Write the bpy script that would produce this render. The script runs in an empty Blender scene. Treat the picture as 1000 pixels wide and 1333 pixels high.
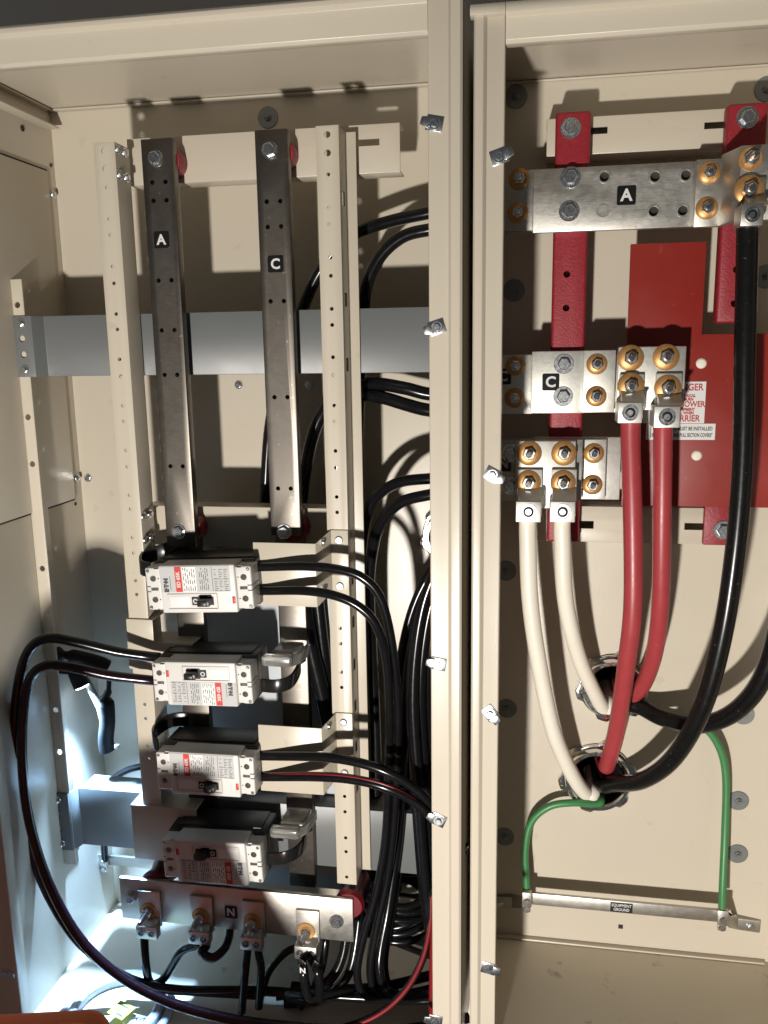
import bpy, bmesh, math, random
from mathutils import Vector, Matrix
random.seed(7)
sc = bpy.context.scene
col = sc.collection
R = math.radians
# ------------------------------------------------------------------ camera
ZC = 1.5                                   # camera height; all depths below are metres from the camera along +Y
F, PITCH, YAW, ROLL = 1100.0, R(10.9), R(9.9), R(.9)
fw = Vector((-math.sin(YAW)*math.cos(PITCH), math.cos(YAW)*math.cos(PITCH), -math.sin(PITCH)))
rt = Vector((math.cos(YAW), math.sin(YAW), 0)); dn = fw.cross(rt)
RT = math.cos(ROLL)*rt + math.sin(ROLL)*dn; DN = -math.sin(ROLL)*rt + math.cos(ROLL)*dn
cd = bpy.data.cameras.new('camera'); cam = bpy.data.objects.new('camera', cd); col.objects.link(cam)
cd.sensor_fit = 'VERTICAL'; cd.sensor_height = 24; cd.lens = 24*F/1333.0; cd.clip_start = .01; cd.clip_end = 100
m = Matrix.Identity(4)
for i in range(3):
    m[i][0] = RT[i]; m[i][1] = -DN[i]; m[i][2] = -fw[i]
m[2][3] = ZC
cam.matrix_world = m
sc.camera = cam
def P(px, py, Y):                          # photo pixel + depth -> world point
    v = RT*(px-500) + DN*(py-666.5) + fw*F
    v = v*(Y/v.y)
    return Vector((v.x, v.y, v.z+ZC))
def rect(px0, py0, px1, py1, Y):           # pixel rectangle on a frontal plane -> x0, x1, z0, z1
    mx, my = (px0+px1)/2, (py0+py1)/2
    return P(px0, my, Y).x, P(px1, my, Y).x, P(mx, py1, Y).z, P(mx, py0, Y).z
# ------------------------------------------------------------------ light
w = bpy.data.worlds.new('World'); sc.world = w; w.use_nodes = True
w.node_tree.nodes['Background'].inputs[0].default_value = (.92, .96, 1.0, 1)
w.node_tree.nodes['Background'].inputs[1].default_value = .06
vs = sc.view_settings; vs.view_transform = 'Standard'; vs.look = 'None'; vs.exposure = 0; vs.gamma = 1; vs.use_curve_mapping = False
ld = bpy.data.lights.new('work_lamp', 'POINT'); ld.energy = 190; ld.color = (1, .95, .88); ld.shadow_soft_size = .042
lo = bpy.data.objects.new('work_lamp', ld); col.objects.link(lo); lo.location = (-.30, -.66, ZC-.86)

# ------------------------------------------------------------------ materials
MATS = {}
def mat(name, rgb, rough=.4, metal=0., bump=0., bscale=600., var=.05, vscale=6., spec=.5, coat=0., scratch=0., speck=None, rvar=.1):
    mt = bpy.data.materials.new(name); mt.use_nodes = True
    nt = mt.node_tree; N = nt.nodes; L = nt.links; b = N['Principled BSDF']
    b.inputs['Metallic'].default_value = metal; b.inputs['Specular IOR Level'].default_value = spec
    b.inputs['Coat Weight'].default_value = coat; b.inputs['Coat Roughness'].default_value = .15
    tc = N.new('ShaderNodeTexCoord')
    g = N.new('ShaderNodeNewGeometry')
    n1 = N.new('ShaderNodeTexNoise'); n1.inputs['Scale'].default_value = vscale; n1.inputs['Detail'].default_value = 6
    L.new(g.outputs['Position'], n1.inputs['Vector'])
    mx = N.new('ShaderNodeMix'); mx.data_type = 'RGBA'
    mx.inputs[6].default_value = (*[max(0, c*(1-var)) for c in rgb], 1); mx.inputs[7].default_value = (*[min(1, c*(1+var)) for c in rgb], 1)
    L.new(n1.outputs['Fac'], mx.inputs[0])
    out = mx.outputs[2]
    if speck:
        n3 = N.new('ShaderNodeTexNoise'); n3.inputs['Scale'].default_value = speck[1]; n3.inputs['Detail'].default_value = 3
        L.new(g.outputs['Position'], n3.inputs['Vector'])
        cr = N.new('ShaderNodeValToRGB'); cr.color_ramp.elements[0].position = speck[2]; cr.color_ramp.elements[1].position = speck[2]+.12
        L.new(n3.outputs['Fac'], cr.inputs[0])
        m2 = N.new('ShaderNodeMix'); m2.data_type = 'RGBA'; L.new(cr.outputs[0], m2.inputs[0]); L.new(out, m2.inputs[6]); m2.inputs[7].default_value = (*speck[0], 1)
        out = m2.outputs[2]
    L.new(out, b.inputs['Base Color'])
    mr = N.new('ShaderNodeMapRange'); mr.inputs[3].default_value = max(.03, rough-rvar); mr.inputs[4].default_value = rough+rvar
    n4 = N.new('ShaderNodeTexNoise'); n4.inputs['Scale'].default_value = vscale*4; n4.inputs['Detail'].default_value = 5
    L.new(g.outputs['Position'], n4.inputs['Vector']); L.new(n4.outputs['Fac'], mr.inputs[0])
    ro = mr.outputs[0]
    if scratch:
        mp = N.new('ShaderNodeMapping'); mp.inputs['Scale'].default_value = (90, 90, 1400); mp.inputs['Rotation'].default_value = (0, R(12), 0)
        L.new(g.outputs['Position'], mp.inputs[0])
        n5 = N.new('ShaderNodeTexNoise'); n5.inputs['Scale'].default_value = 1; n5.inputs['Detail'].default_value = 2; L.new(mp.outputs[0], n5.inputs['Vector'])
        ad = N.new('ShaderNodeMath'); ad.operation = 'MULTIPLY_ADD'; ad.inputs[1].default_value = scratch; L.new(n5.outputs['Fac'], ad.inputs[0]); L.new(ro, ad.inputs[2])
        ro = ad.outputs[0]
    L.new(ro, b.inputs['Roughness'])
    if bump:
        n2 = N.new('ShaderNodeTexNoise'); n2.inputs['Scale'].default_value = bscale; n2.inputs['Detail'].default_value = 3
        L.new(g.outputs['Position'], n2.inputs['Vector'])
        bp = N.new('ShaderNodeBump'); bp.inputs['Strength'].default_value = bump; bp.inputs['Distance'].default_value = .001
        L.new(n2.outputs['Fac'], bp.inputs['Height']); L.new(bp.outputs[0], b.inputs['Normal'])
    MATS[name] = mt
    return mt
mat('beige', (.52, .465, .375), .33, speck=((.455, .40, .31), 34, .68), bump=.12, bscale=450, var=.035, vscale=5, rvar=.06)
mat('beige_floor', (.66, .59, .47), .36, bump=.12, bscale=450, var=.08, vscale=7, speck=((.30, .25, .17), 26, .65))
mat('rubber', (.010, .010, .011), .62, bump=.5, bscale=500, spec=.25)
mat('pan_bounce_lit', (.45, .48, .50), .42, bump=.1, var=.05, rvar=.06)  # strut steel lightened and blued, bounced torch light put into the colour
mat('grey_steel', (.135, .142, .142), .38, bump=.1, var=.05, rvar=.06)
mat('tin', (.50, .48, .44), .34, 1, bump=.12, bscale=160, var=.16, vscale=26, scratch=.22, rvar=.1)
mat('tin_bright', (.66, .65, .60), .42, .85, bump=.1, bscale=220, var=.12, vscale=40, scratch=.15)
mat('dark_bus', (.165, .148, .128), .33, 1, speck=((.40, .38, .34), 120, .66), bump=.03, bscale=60, var=.12, vscale=14, scratch=.2, rvar=.05)
mat('zinc', (.62, .64, .66), .26, 1, var=.12, vscale=80)
mat('grey_washer', (.20, .215, .215), .45, .6, var=.15, vscale=60)
mat('gold', (.50, .27, .10), .42, .6, var=.25, vscale=120)
mat('chrome', (.75, .74, .72), .14, 1, var=.1, vscale=60)
mat('red_bar', (.25, .012, .021), .5, bump=.5, bscale=320, var=.3, vscale=170)
mat('red_bar_shaded', (.14, .008, .014), .4, var=.15)  # insulator red darkened, shade behind the neutral bar put into the colour
mat('red_sheet', (.23, .018, .012), .42, speck=((.30, .04, .03), 70, .66), bump=.08, var=.12, vscale=9)
mat('red_cable', (.33, .040, .046), .38, speck=((.42, .10, .10), 150, .68), var=.1, vscale=30)
mat('white_cable', (.74, .69, .59), .42, speck=((.55, .50, .42), 130, .69), var=.06, vscale=25)
mat('green_cable', (.045, .19, .062), .4, var=.12, vscale=30)
mat('black_cable', (.006, .006, .007), .2, var=.3, vscale=40, rvar=.06, spec=.4)
mat('black_worn', (.006, .006, .006), .25, spec=.35, rvar=.06, var=.3, vscale=40, speck=((.16, .15, .14), 260, .69))
mat('maroon_cable', (.012, .004, .008), .22, var=.3, vscale=40)
mat('redstripe', (.16, .008, .010), .35, var=.2, vscale=40)
mat('white_print', (.62, .62, .60), .5)
mat('black', (.008, .008, .008), .45)
mat('black_gloss', (.010, .010, .010), .22)
mat('plastic_black', (.014, .014, .015), .38, bump=.2, bscale=900)
mat('plastic_grey', (.62, .60, .57), .42, bump=.15, bscale=900, var=.03)
mat('label_grey', (.46, .46, .45), .5)
mat('label_white', (.72, .71, .69), .5)
mat('label_red', (.55, .035, .025), .45)
mat('print_dark', (.05, .05, .055), .6)
mat('print_red', (.40, .02, .03), .6)
mat('frosted', (.62, .61, .57), .2)
mat('orange', (.62, .13, .028), .6, bump=.3, bscale=200, var=.12, vscale=15)
mat('yellow', (.72, .74, .03), .5)
mat('hub_white', (.55, .58, .62), .35)
mat('wall_paint', (.80, .74, .66), .8, bump=.3, bscale=80)
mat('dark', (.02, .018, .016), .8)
mat('copper_blue', (.05, .08, .2), .35)
fr = MATS['frosted'].node_tree.nodes['Principled BSDF']; fr.inputs['Transmission Weight'].default_value = .85
em = bpy.data.materials.new('led'); em.use_nodes = True; eb = em.node_tree.nodes['Principled BSDF']
eb.inputs['Emission Color'].default_value = (.75, .88, 1, 1); eb.inputs['Emission Strength'].default_value = 25; MATS['led'] = em

# ------------------------------------------------------------------ mesh helpers
class MB:
    def __init__(s): s.v = []; s.f = []; s.mi = []; s.cur = 0
    def add(s, vs, fs):
        o = len(s.v); s.v += [tuple(v) for v in vs]
        for f in fs: s.f.append([i+o for i in f]); s.mi.append(s.cur)
        return s
    def box(s, x0, x1, y0, y1, z0, z1):
        vs = [(x, y, z) for x in (x0, x1) for y in (y0, y1) for z in (z0, z1)]
        return s.add(vs, [(0,1,3,2), (4,6,7,5), (0,4,5,1), (2,3,7,6), (0,2,6,4), (1,5,7,3)])
    def cyl(s, a, b, r0, r1=None, n=20, cap0=True, cap1=True, rot=0.):
        a = Vector(a); b = Vector(b); r1 = r0 if r1 is None else r1
        d = (b-a).normalized(); u = d.orthogonal().normalized(); v = d.cross(u)
        vs = []
        for c, r in ((a, r0), (b, r1)):
            for i in range(n):
                t = 2*math.pi*i/n+rot; vs.append(c+u*(r*math.cos(t))+v*(r*math.sin(t)))
        fs = [(i, (i+1) % n, n+(i+1) % n, n+i) for i in range(n)]
        if cap0: fs.append(tuple(reversed(range(n))))
        if cap1: fs.append(tuple(range(n, 2*n)))
        return s.add(vs, fs)
    def lathe(s, a, axis, prof, n=24, rot=0., ring=False):        # prof: (radius, along) list
        a = Vector(a); d = Vector(axis).normalized(); u = d.orthogonal().normalized(); v = d.cross(u)
        vs = []
        for r, h in prof:
            for i in range(n):
                t = 2*math.pi*i/n+rot; vs.append(a+d*h+u*(r*math.cos(t))+v*(r*math.sin(t)))
        if ring: prof = prof+[prof[0]]; vs = vs+vs[:n]
        fs = []
        for k in range(len(prof)-1):
            for i in range(n):
                j = (i+1) % n; fs.append((k*n+i, k*n+j, (k+1)*n+j, (k+1)*n+i))
        if not ring and prof[0][0] > 1e-6: fs.append(tuple(reversed(range(n))))
        if not ring and prof[-1][0] > 1e-6: fs.append(tuple(range((len(prof)-1)*n, len(prof)*n)))
        return s.add(vs, fs)
    def tube(s, pts, r, n=14):
        pts = [Vector(p) for p in pts]; rr = r if isinstance(r, list) else [r]*len(pts)
        up = None; vs = []
        for i, p in enumerate(pts):
            t = (pts[min(i+1, len(pts)-1)]-pts[max(i-1, 0)]).normalized()
            if up is None: up = t.orthogonal().normalized()
            up = (up-t*up.dot(t)).normalized(); sd = t.cross(up)
            for k in range(n):
                a = 2*math.pi*k/n; vs.append(p+up*(rr[i]*math.cos(a))+sd*(rr[i]*math.sin(a)))
        fs = [(i*n+k, i*n+(k+1) % n, (i+1)*n+(k+1) % n, (i+1)*n+k) for i in range(len(pts)-1) for k in range(n)]
        fs += [tuple(reversed(range(n))), tuple(range((len(pts)-1)*n, len(pts)*n))]
        return s.add(vs, fs)
    def prism_z(s, poly, z0, z1):                      # closed polygon in XY, extruded along Z
        n = len(poly); vs = [(x, y, z0) for x, y in poly]+[(x, y, z1) for x, y in poly]
        return s.add(vs, [(i, (i+1) % n, n+(i+1) % n, n+i) for i in range(n)]+[tuple(reversed(range(n))), tuple(range(n, 2*n))])
    def prism_y(s, poly, y0, y1):                      # closed polygon in XZ, extruded along Y
        n = len(poly); vs = [(x, y0, z) for x, z in poly]+[(x, y1, z) for x, z in poly]
        return s.add(vs, [(i, (i+1) % n, n+(i+1) % n, n+i) for i in range(n)]+[tuple(reversed(range(n))), tuple(range(n, 2*n))])
    def prism_x(s, poly, x0, x1):                      # closed polygon in YZ, extruded along X
        n = len(poly); vs = [(x0, y, z) for y, z in poly]+[(x1, y, z) for y, z in poly]
        return s.add(vs, [(i, (i+1) % n, n+(i+1) % n, n+i) for i in range(n)]+[tuple(reversed(range(n))), tuple(range(n, 2*n))])
    def mesh(s, name, mats, bevel=0., seg=2, smooth=32):
        me = bpy.data.meshes.new(name); me.from_pydata(s.v, [], s.f)
        for mm in (mats if isinstance(mats, (list, tuple)) else [mats]): me.materials.append(MATS[mm])
        me.polygons.foreach_set('material_index', s.mi)
        bm = bmesh.new(); bm.from_mesh(me)
        bmesh.ops.remove_doubles(bm, verts=bm.verts, dist=1e-6)
        bmesh.ops.recalc_face_normals(bm, faces=bm.faces)
        if bevel:
            es = [e for e in bm.edges if len(e.link_faces) == 2 and e.calc_face_angle(0) > R(40)]
            bmesh.ops.bevel(bm, geom=es, offset=bevel, segments=seg, affect='EDGES', profile=.5, clamp_overlap=True)
        for f in bm.faces: f.smooth = True
        bm.to_mesh(me); bm.free()
        me.set_sharp_from_angle(angle=R(smooth))
        return me
def put(name, me, parent=None, world=None):
    o = bpy.data.objects.new(name, me); col.objects.link(o)
    o['_w'] = 0
    if parent is not None:
        o.parent = parent
        o.matrix_parent_inverse = PW(parent).inverted()
    W = world if world is not None else Matrix.Identity(4)
    o.matrix_basis = W
    WORLD[o.name] = W
    del o['_w']
    return o
WORLD = {}
def PW(o): return WORLD.get(o.name, Matrix.Identity(4))
def build(mb, name, mats, parent=None, bevel=0., seg=2, smooth=32, world=None):
    return put(name, mb.mesh(name, mats, bevel, seg, smooth), parent, world)
def thing(name, label, cat, loc, group=None):
    o = bpy.data.objects.new(name, None); col.objects.link(o); o.empty_display_size = .02
    W = Matrix.Translation(Vector(loc)); o.matrix_basis = W; WORLD[o.name] = W
    return tag(o, label, cat, group)
def tag(o, label, cat, group=None):
    o['label'] = label; o['category'] = cat
    if group: o['group'] = group
    return o
def cut(o, cutters):                                   # real holes: subtract a mesh builder from an object
    me = cutters.mesh('cutter', 'black'); c = bpy.data.objects.new('cutter', me); col.objects.link(c)
    c.matrix_basis = PW(o)
    md = o.modifiers.new('cut', 'BOOLEAN'); md.operation = 'DIFFERENCE'; md.object = c; md.solver = 'EXACT'
    pi = o.parent; mpi = o.matrix_parent_inverse.copy()
    bpy.context.view_layer.update()
    dg = bpy.context.evaluated_depsgraph_get()
    new = bpy.data.meshes.new_from_object(o.evaluated_get(dg))
    o.modifiers.clear(); old = o.data; o.data = new; new.name = old.name
    bpy.data.meshes.remove(old); bpy.data.objects.remove(c); bpy.data.meshes.remove(me)
    for p in new.polygons: p.use_smooth = True
    new.set_sharp_from_angle(angle=R(32))
    return o
def spline(pts, step=6):
    pts = [Vector(p) for p in pts]; out = []
    q = [pts[0]*2-pts[1]]+pts+[pts[-1]*2-pts[-2]]
    for i in range(1, len(q)-2):
        p0, p1, p2, p3 = q[i-1:i+3]
        for k in range(step):
            t = k/step
            out.append(.5*((2*p1)+(p2-p0)*t+(2*p0-5*p1+4*p2-p3)*t*t+(3*p1-p0-3*p2+p3)*t**3))
    out.append(pts[-1]); return out
def cable(name, label, pts, r, m_, group=None, world=False, cat='cable', n=14):
    pp = spline(pts if world else [P(*p) for p in pts])
    base = pp[-1]
    mb = MB().tube([p-base for p in pp], r, n)
    o = build(mb, name, m_, None, world=Matrix.Translation(base), smooth=60)
    return tag(o, label, cat, group)
def text(name, s_, m_, size, world, parent, bold=0., depth=.0002, align='CENTER', sx=1.):
    cu = bpy.data.curves.new(name, 'FONT'); cu.body = s_; cu.size = size; cu.align_x = align; cu.align_y = 'CENTER'
    cu.extrude = depth; cu.offset = bold; cu.resolution_u = 3
    t = bpy.data.objects.new(name, cu); col.objects.link(t)
    bpy.context.view_layer.update()
    me = bpy.data.meshes.new_from_object(t.evaluated_get(bpy.context.evaluated_depsgraph_get()))
    bpy.data.objects.remove(t); bpy.data.curves.remove(cu)
    me.materials.clear(); me.materials.append(MATS[m_]); me.name = name
    if sx != 1: me.transform(Matrix.Diagonal((sx, 1, 1, 1)))
    return put(name, me, parent, world)
def front(x, y, z, roll=0.):                           # frame whose XY plane faces the camera side (-Y)
    return Matrix.Translation((x, y, z)) @ Matrix.Rotation(roll, 4, 'Y') @ Matrix.Rotation(R(90), 4, 'X')
def copy_tree(o, W, parent=None, Wpar=None):
    pass

# ------------------------------------------------------------------ shared hardware meshes (axis -Y, base at y = 0)
def hexbolt(name, rw, rh, hh, mats, cone=False, stud=0., dome=False):
    mb = MB(); A = (0, -1, 0)
    mb.cur = 0
    if cone: mb.lathe((0, .0002, 0), A, [(rw, 0), (rw, .0012), (rw*.93, .0022), (rw*.55, .0042), (0, .0042)], 28)
    else: mb.lathe((0, .0002, 0), A, [(rw, 0), (rw, .0013), (rw*.96, .0018), (0, .0018)], 28)
    mb.cur = 1
    t = .0042 if cone else .0018
    mb.lathe((0, 0, 0), A, [(rh, t-.001), (rh, t+hh*.85), (rh*.86, t+hh), (0, t+hh)], 6, rot=random.random())
    if stud:
        mb.cur = len(mats)-1
        mb.lathe((0, 0, 0), A, [(rh*.5, t+hh-.001), (rh*.5, t+hh+stud*.8), (rh*.38, t+hh+stud), (0, t+hh+stud)], 14)
    return mb.mesh(name, mats, smooth=30)
BOLT_GOLD = hexbolt('bolt', .0165, .0088, .0065, ['gold', 'zinc', 'chrome'], True, .009)
BOLT_GOLD_S = hexbolt('bolt', .0135, .0075, .006, ['gold', 'zinc', 'chrome'], True, .006)
BOLT_ZINC = hexbolt('bolt', .0130, .0085, .006, ['zinc', 'zinc'])
BOLT_BUS = hexbolt('bolt', .0110, .0085, .0055, ['zinc', 'zinc'])
BOLT_BIG = hexbolt('bolt', .0135, .0085, .007, ['gold', 'zinc', 'chrome'], False, .022)
WASHER_BOLT = hexbolt('washer_bolt', .0155, .0052, .003, ['grey_washer', 'grey_washer', 'grey_washer'], False, .003)
SCREW = hexbolt('screw', .0068, .0045, .003, ['zinc', 'zinc'])
def slot_screw():
    mb = MB(); mb.lathe((0, .0002, 0), (0, -1, 0), [(.0055, 0), (.0055, .002), (.0045, .0032), (0, .0034)], 18)
    return mb.mesh('screw', 'zinc')
SLOT_SCREW = slot_screw()
def at(me, name, px, py, Y, parent, roll=None):
    p = P(px, py, Y)
    return put(name, me, parent, Matrix.Translation(p) @ Matrix.Rotation(random.random()*6 if roll is None else roll, 4, 'Y'))
def plate_label(letter, px, py, Y, half, parent):
    p = P(px, py, Y); h = half*Y/F
    mb = MB(); q = []
    for cx, cz, a0 in ((1, 1, 0), (-1, 1, 90), (-1, -1, 180), (1, -1, 270)):
        for k in range(4):
            a = R(a0+k*30); q.append((cx*h*.82+math.cos(a)*h*.18, cz*h*.82+math.sin(a)*h*.18))
    mb.prism_y(q, -.0012, .0004)
    o = build(mb, 'letter_label', 'black_gloss', parent, world=Matrix.Translation(p))
    text('letter', letter, 'white_print', h*1.75, front(p.x, p.y-.0014, p.z-h*.02), o, bold=h*.05)
    return o

# ================================================================== wall behind
DL, DR = 1.30, 1.25
def zc(v): return ZC+v
mb = MB().box(-2.2, 2.2, DL+.004, DL+.16, -.2, 3.2)
wall = build(mb, 'wall', 'wall_paint'); wall['kind'] = 'structure'

# ================================================================== left enclosure
XL, CL, FL = -.744, zc(.372), zc(-1.003)
XR1 = -.0785
enc = thing('electrical_enclosure', 'wide open beige steel electrical enclosure with four white breakers inside', 'enclosure', (-.41, 1.15, FL))
T = .002
b = build(MB().box(XL, XR1, DL, DL+T, FL, CL), 'back_panel', 'beige', enc)
lw = build(MB().box(XL-T, XL, 1.0, DL, FL, CL), 'side_panel', 'beige', enc)
build(MB().box(XR1-T, XR1, 1.004, DL, FL, CL), 'side_panel', 'beige', enc)
build(MB().box(XL, XR1, 1.0, DL, CL, CL+T), 'top_panel', 'beige', enc)
build(MB().box(XL, XR1, 1.0, DL, FL-T, FL), 'bottom_panel', 'beige_floor', enc)
# ceiling seam flange and wall seam (thin folded edges)
build(MB().box(XL+.004, XR1-.03, DL-.012, DL-.0005, CL-.0035, CL-.0008), 'seam_flange', 'beige', enc, .0008)
build(MB().box(XL+.0006, XL+.010, 1.03, DL-.014, CL-.0035, CL-.0008), 'seam_flange', 'beige', enc, .0008)
# front lip of the top
zl0 = P(330, 62, 1.0).z; zl1 = P(330, 23, 1.0).z; zl2 = P(330, 8.6, .992).z
lip = [(1.014, zl0), (1.002, zl0-.0005), (.9985, zl0+.003), (.9985, zl1), (.992, zl1+.003), (.992, zl2), (.996, zl2+.004), (1.02, CL+.0045), (1.02, CL+.0022), (1.003, zl1+.004), (1.003, zl0+.004), (1.014, zl0+.003)]
build(MB().prism_x(lip, XL-.06, -.1175), 'top_lip', 'beige', enc, .0006)
# right front post (folded profile)
x0 = P(560, 700, 1.0).x; x1 = P(585, 700, 1.0).x; x2 = -.079
post = [(x0, 1.022), (x0, 1.001), (x0+.001, 1.0), (x1-.001, 1.0), (x1+.0005, .9985), (x1+.0025, .9945), (x2-.003, .9945), (x2, .997), (x2, 1.006), (x2-.002, 1.006), (x1+.003, 1.0035), (x0+.002, 1.0035), (x0+.002, 1.022)]
ZT = zc(.395)
build(MB().prism_z(post, FL-.1, ZT), 'front_post', 'beige', enc, .0007)
# left front post
xe = -.741
post = [(xe-.06, .998), (xe-.001, .998), (xe, .999), (xe, 1.02), (xe-.002, 1.02), (xe-.002, 1.002), (xe-.06, 1.002)]
build(MB().prism_z(post, FL-.1, ZT), 'front_post', 'beige', enc, .0007)
build(MB().prism_x([(1.0, FL-.06), (1.0, FL+.012), (1.012, FL+.012), (1.012, FL+.010), (1.003, FL+.010), (1.003, FL-.06)], XL, x0), 'bottom_lip', 'beige', enc, .0006)
# small top corner gusset on the left wall
g0, g1 = P(0, 133, 1.13), P(88, 166, 1.28)
mb = MB().prism_y([(XL, g1.z), (XL+.022, g1.z), (XL+.022, g1.z+.0025), (XL+.003, g1.z+.0025), (XL+.003, g1.z+.02), (XL, g1.z+.02)], 1.0, 1.285)
build(mb, 'corner_angle', 'beige', enc, .0006)
# access plate on the left wall, standing a little proud with a dark joint
def on_left(px, py):
    v = P(px, py, 1.0); k = XL/v.x; return k, (v.z-ZC)*k+ZC
yk, zt_ = on_left(62, 224); yk2, zb_ = on_left(92, 650)
yk2 = 1.272; zt_, zb_ = zc(.2777), zc(-.235)
build(MB().box(XL+.0004, XL+.0012, 1.02, yk2+.003, zb_-.003, zt_+.003), 'plate_joint', 'dark', enc)
build(MB().box(XL+.0004, XL+.0034, 1.02, yk2, zb_, zt_), 'access_plate', 'beige', enc, .0006)
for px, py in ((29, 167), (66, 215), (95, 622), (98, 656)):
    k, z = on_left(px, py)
    if 1.0 < k < DL-.01: build(MB().cyl((XL-.0005, k, z), (XL+.0012, k, z), .0045 if py < 200 else .0028, n=14), 'wall_hole_shade', 'dark', enc)  # uncut wall: dark disc paints the shade inside a small hole
for px, py in ((72, 253), (110, 622)):
    p = P(px, py, DL-.012); p.x = XL
    put('screw', SCREW, enc, Matrix.Translation((XL, p.y, p.z)) @ Matrix.Rotation(R(90), 4, 'Z'))
for px, py in ((349, 153), (311, 501), (402, 501), (115, 622)): at(WASHER_BOLT if py < 400 else SCREW, 'washer_bolt' if py < 400 else 'screw', px, py, DL, enc)

# ================================================================== right enclosure
XO, XI = -.0672, P(651, 700, 1.0).x
CR, FR, XRR = zc(.354), zc(-.7615*DR), .384
enr = thing('electrical_enclosure', 'narrow open beige steel enclosure with red barrier and heavy cables inside', 'enclosure', (.15, 1.12, FR))
bR = build(MB().box(XO, XRR, DR, DR+T, FR, CR), 'back_panel', 'beige', enr)
build(MB().box(XO, XO+T, 1.004, DR, FR, CR), 'side_panel', 'beige', enr)
build(MB().box(XRR-T, XRR, 1.0, DR, FR, CR), 'side_panel', 'beige', enr)
build(MB().box(XO, XRR, 1.0, DR, CR, CR+T), 'top_panel', 'beige', enr)
build(MB().box(XO, XRR, 1.0, DR, FR-T, FR), 'bottom_panel', 'beige_floor', enr)
build(MB().box(XO+.01, XRR-.01, DR-.010, DR-.0005, FR+.0008, FR+.004), 'seam_flange', 'beige', enr, .001)
build(MB().box(XO+.01, XRR-.01, DR-.006, DR-.0005, CR-.0035, CR-.0008), 'seam_flange', 'beige', enr, .0008)
build(MB().box(XRR-.03, XRR, DR+.004, DL+.004, FR, CR), 'rear_spacer', 'beige', enr)
build(MB().box(XO, XO+.03, DR+.004, DL+.004, FR, CR), 'rear_spacer', 'beige', enr)
x1 = P(629, 700, 1.0).x
post = [(XO, 1.006), (XO, .997), (XO+.002, .9945), (x1-.003, .9945), (x1, .9985), (x1+.001, 1.0), (XI-.001, 1.0), (XI, 1.001), (XI, 1.022), (XI-.002, 1.022), (XI-.002, 1.0035), (x1, 1.0035), (XO+.003, 1.006)]
build(MB().prism_z(post, FR-.1, P(640, 20, 1).z), 'front_post', 'beige', enr, .0007)
zl0 = P(700, 53, 1.0).z; zl1 = P(618, 20, .992).z
lip = [(1.016, zl0), (1.002, zl0-.0005), (.9985, zl0+.003), (.9985, zl1-.002), (.991, zl1), (.991, zl1+.006), (.995, zl1+.012), (1.03, zl1+.012), (1.03, CR+.0022), (1.003, zl1-.004), (1.003, zl0+.004), (1.016, zl0+.003)]
build(MB().prism_x(lip, XI+.0003, XRR), 'top_lip', 'beige', enr, .0006)
build(MB().prism_x([(1.006, zl1), (.991, zl1), (.991, zl1+.006), (.995, zl1+.012), (1.006, zl1+.012)], XO-.004, XI), 'top_corner', 'beige', enr, .0006)
build(MB().box(XRR-.004, XRR, .998, 1.002, FR-.05, CR), 'front_post', 'beige', enr, .0006)
for px, py in ((672, 126), (669, 378), (659, 743), (660, 922), (657, 1089), (998, 360), (998, 116), (968, 930), (961, 1042), (960, 1111)):
    at(WASHER_BOLT, 'washer_bolt', px, py, DR, enr)
p = P(808, 1206, DR); build(MB().box(p.x-.0035, p.x+.0035, DR-.0008, DR+.001, p.z-.0035, p.z+.0035), 'wall_hole_shade', 'dark', enr)  # dark square painted on for the shade in a hole, panel not cut

# trim clips on the posts: a bent spring clip and a hex screw
def clip(px, py, side, par, rot):
    p = P(px, py, 1.0)
    mb = MB()
    s = .0095
    mb.box(-s, s, -.0016, -.0002, -s*.85, s*.85)
    mb.prism_y([(s*.6*side, -s*.7), (s*1.7*side, -s*.35), (s*1.6*side, s*.5), (s*.6*side, s*.7)], -.0042, -.0014)
    o = build(mb, 'trim_clip', 'zinc', par, .0004, world=Matrix.Translation(p) @ Matrix.Rotation(rot, 4, 'Y'))
    put('screw', SCREW, o, Matrix.Translation(p+Vector((0, -.0016, 0))) @ Matrix.Rotation(random.random(), 4, 'Y'))
for px, py, r_ in ((566, 161, .2), (569, 426, -.3), (571, 864, .15), (571, 1067, .4), (567, 1328, .1)): clip(px, py, -1, enc, r_)
for px, py, r_ in ((650, 204, -.3), (641, 618, .5), (638, 928, .9), (636, 1260, .2)): clip(px, py, 1, enr, r_)
clip(8, 1265, 1, enc, .2)
for px, py in ((2, 748),):
    k, z = on_left(px, py)

# ================================================================== right enclosure contents
def bar(px0, py0, px1, py1, Y0, Y1):
    a, b_, c, d = rect(px0, py0, px1, py1, Y0); return MB().box(a, b_, Y0, Y1, c, d)
# cross channels
def channel(name, label, px0, py0, px1, py1, Y0, Y1, slots, group):
    a, b_, c, d = rect(px0, py0, px1, py1, Y0)
    t = .0025
    mb = MB().prism_x([(Y0, c), (Y0, d), (Y1, d), (Y1, d-t), (Y0+t, d-t), (Y0+t, c+t), (Y1, c+t), (Y1, c)], a, b_)
    root = thing(name, label, 'channel', ((a+b_)/2, Y1, c), group)
    o = build(mb, 'channel_face', 'beige', root, .0012)
    cm = MB()
    for sx0, sy0, sx1, sy1 in slots:
        q = rect(sx0, sy0, sx1, sy1, Y0); cm.box(q[0], q[1], Y0-.01, Y0+.01, q[2], q[3])
    if slots: cut(o, cm)
    return root
channel('cross_channel', 'beige slotted channel behind the tops of two red insulator bars', 712, 146, 1010, 196, 1.20, DR+.0005, [(748, 166, 791, 175), (917, 158, 962, 167)], 'cross channels in the narrow enclosure')
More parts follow.
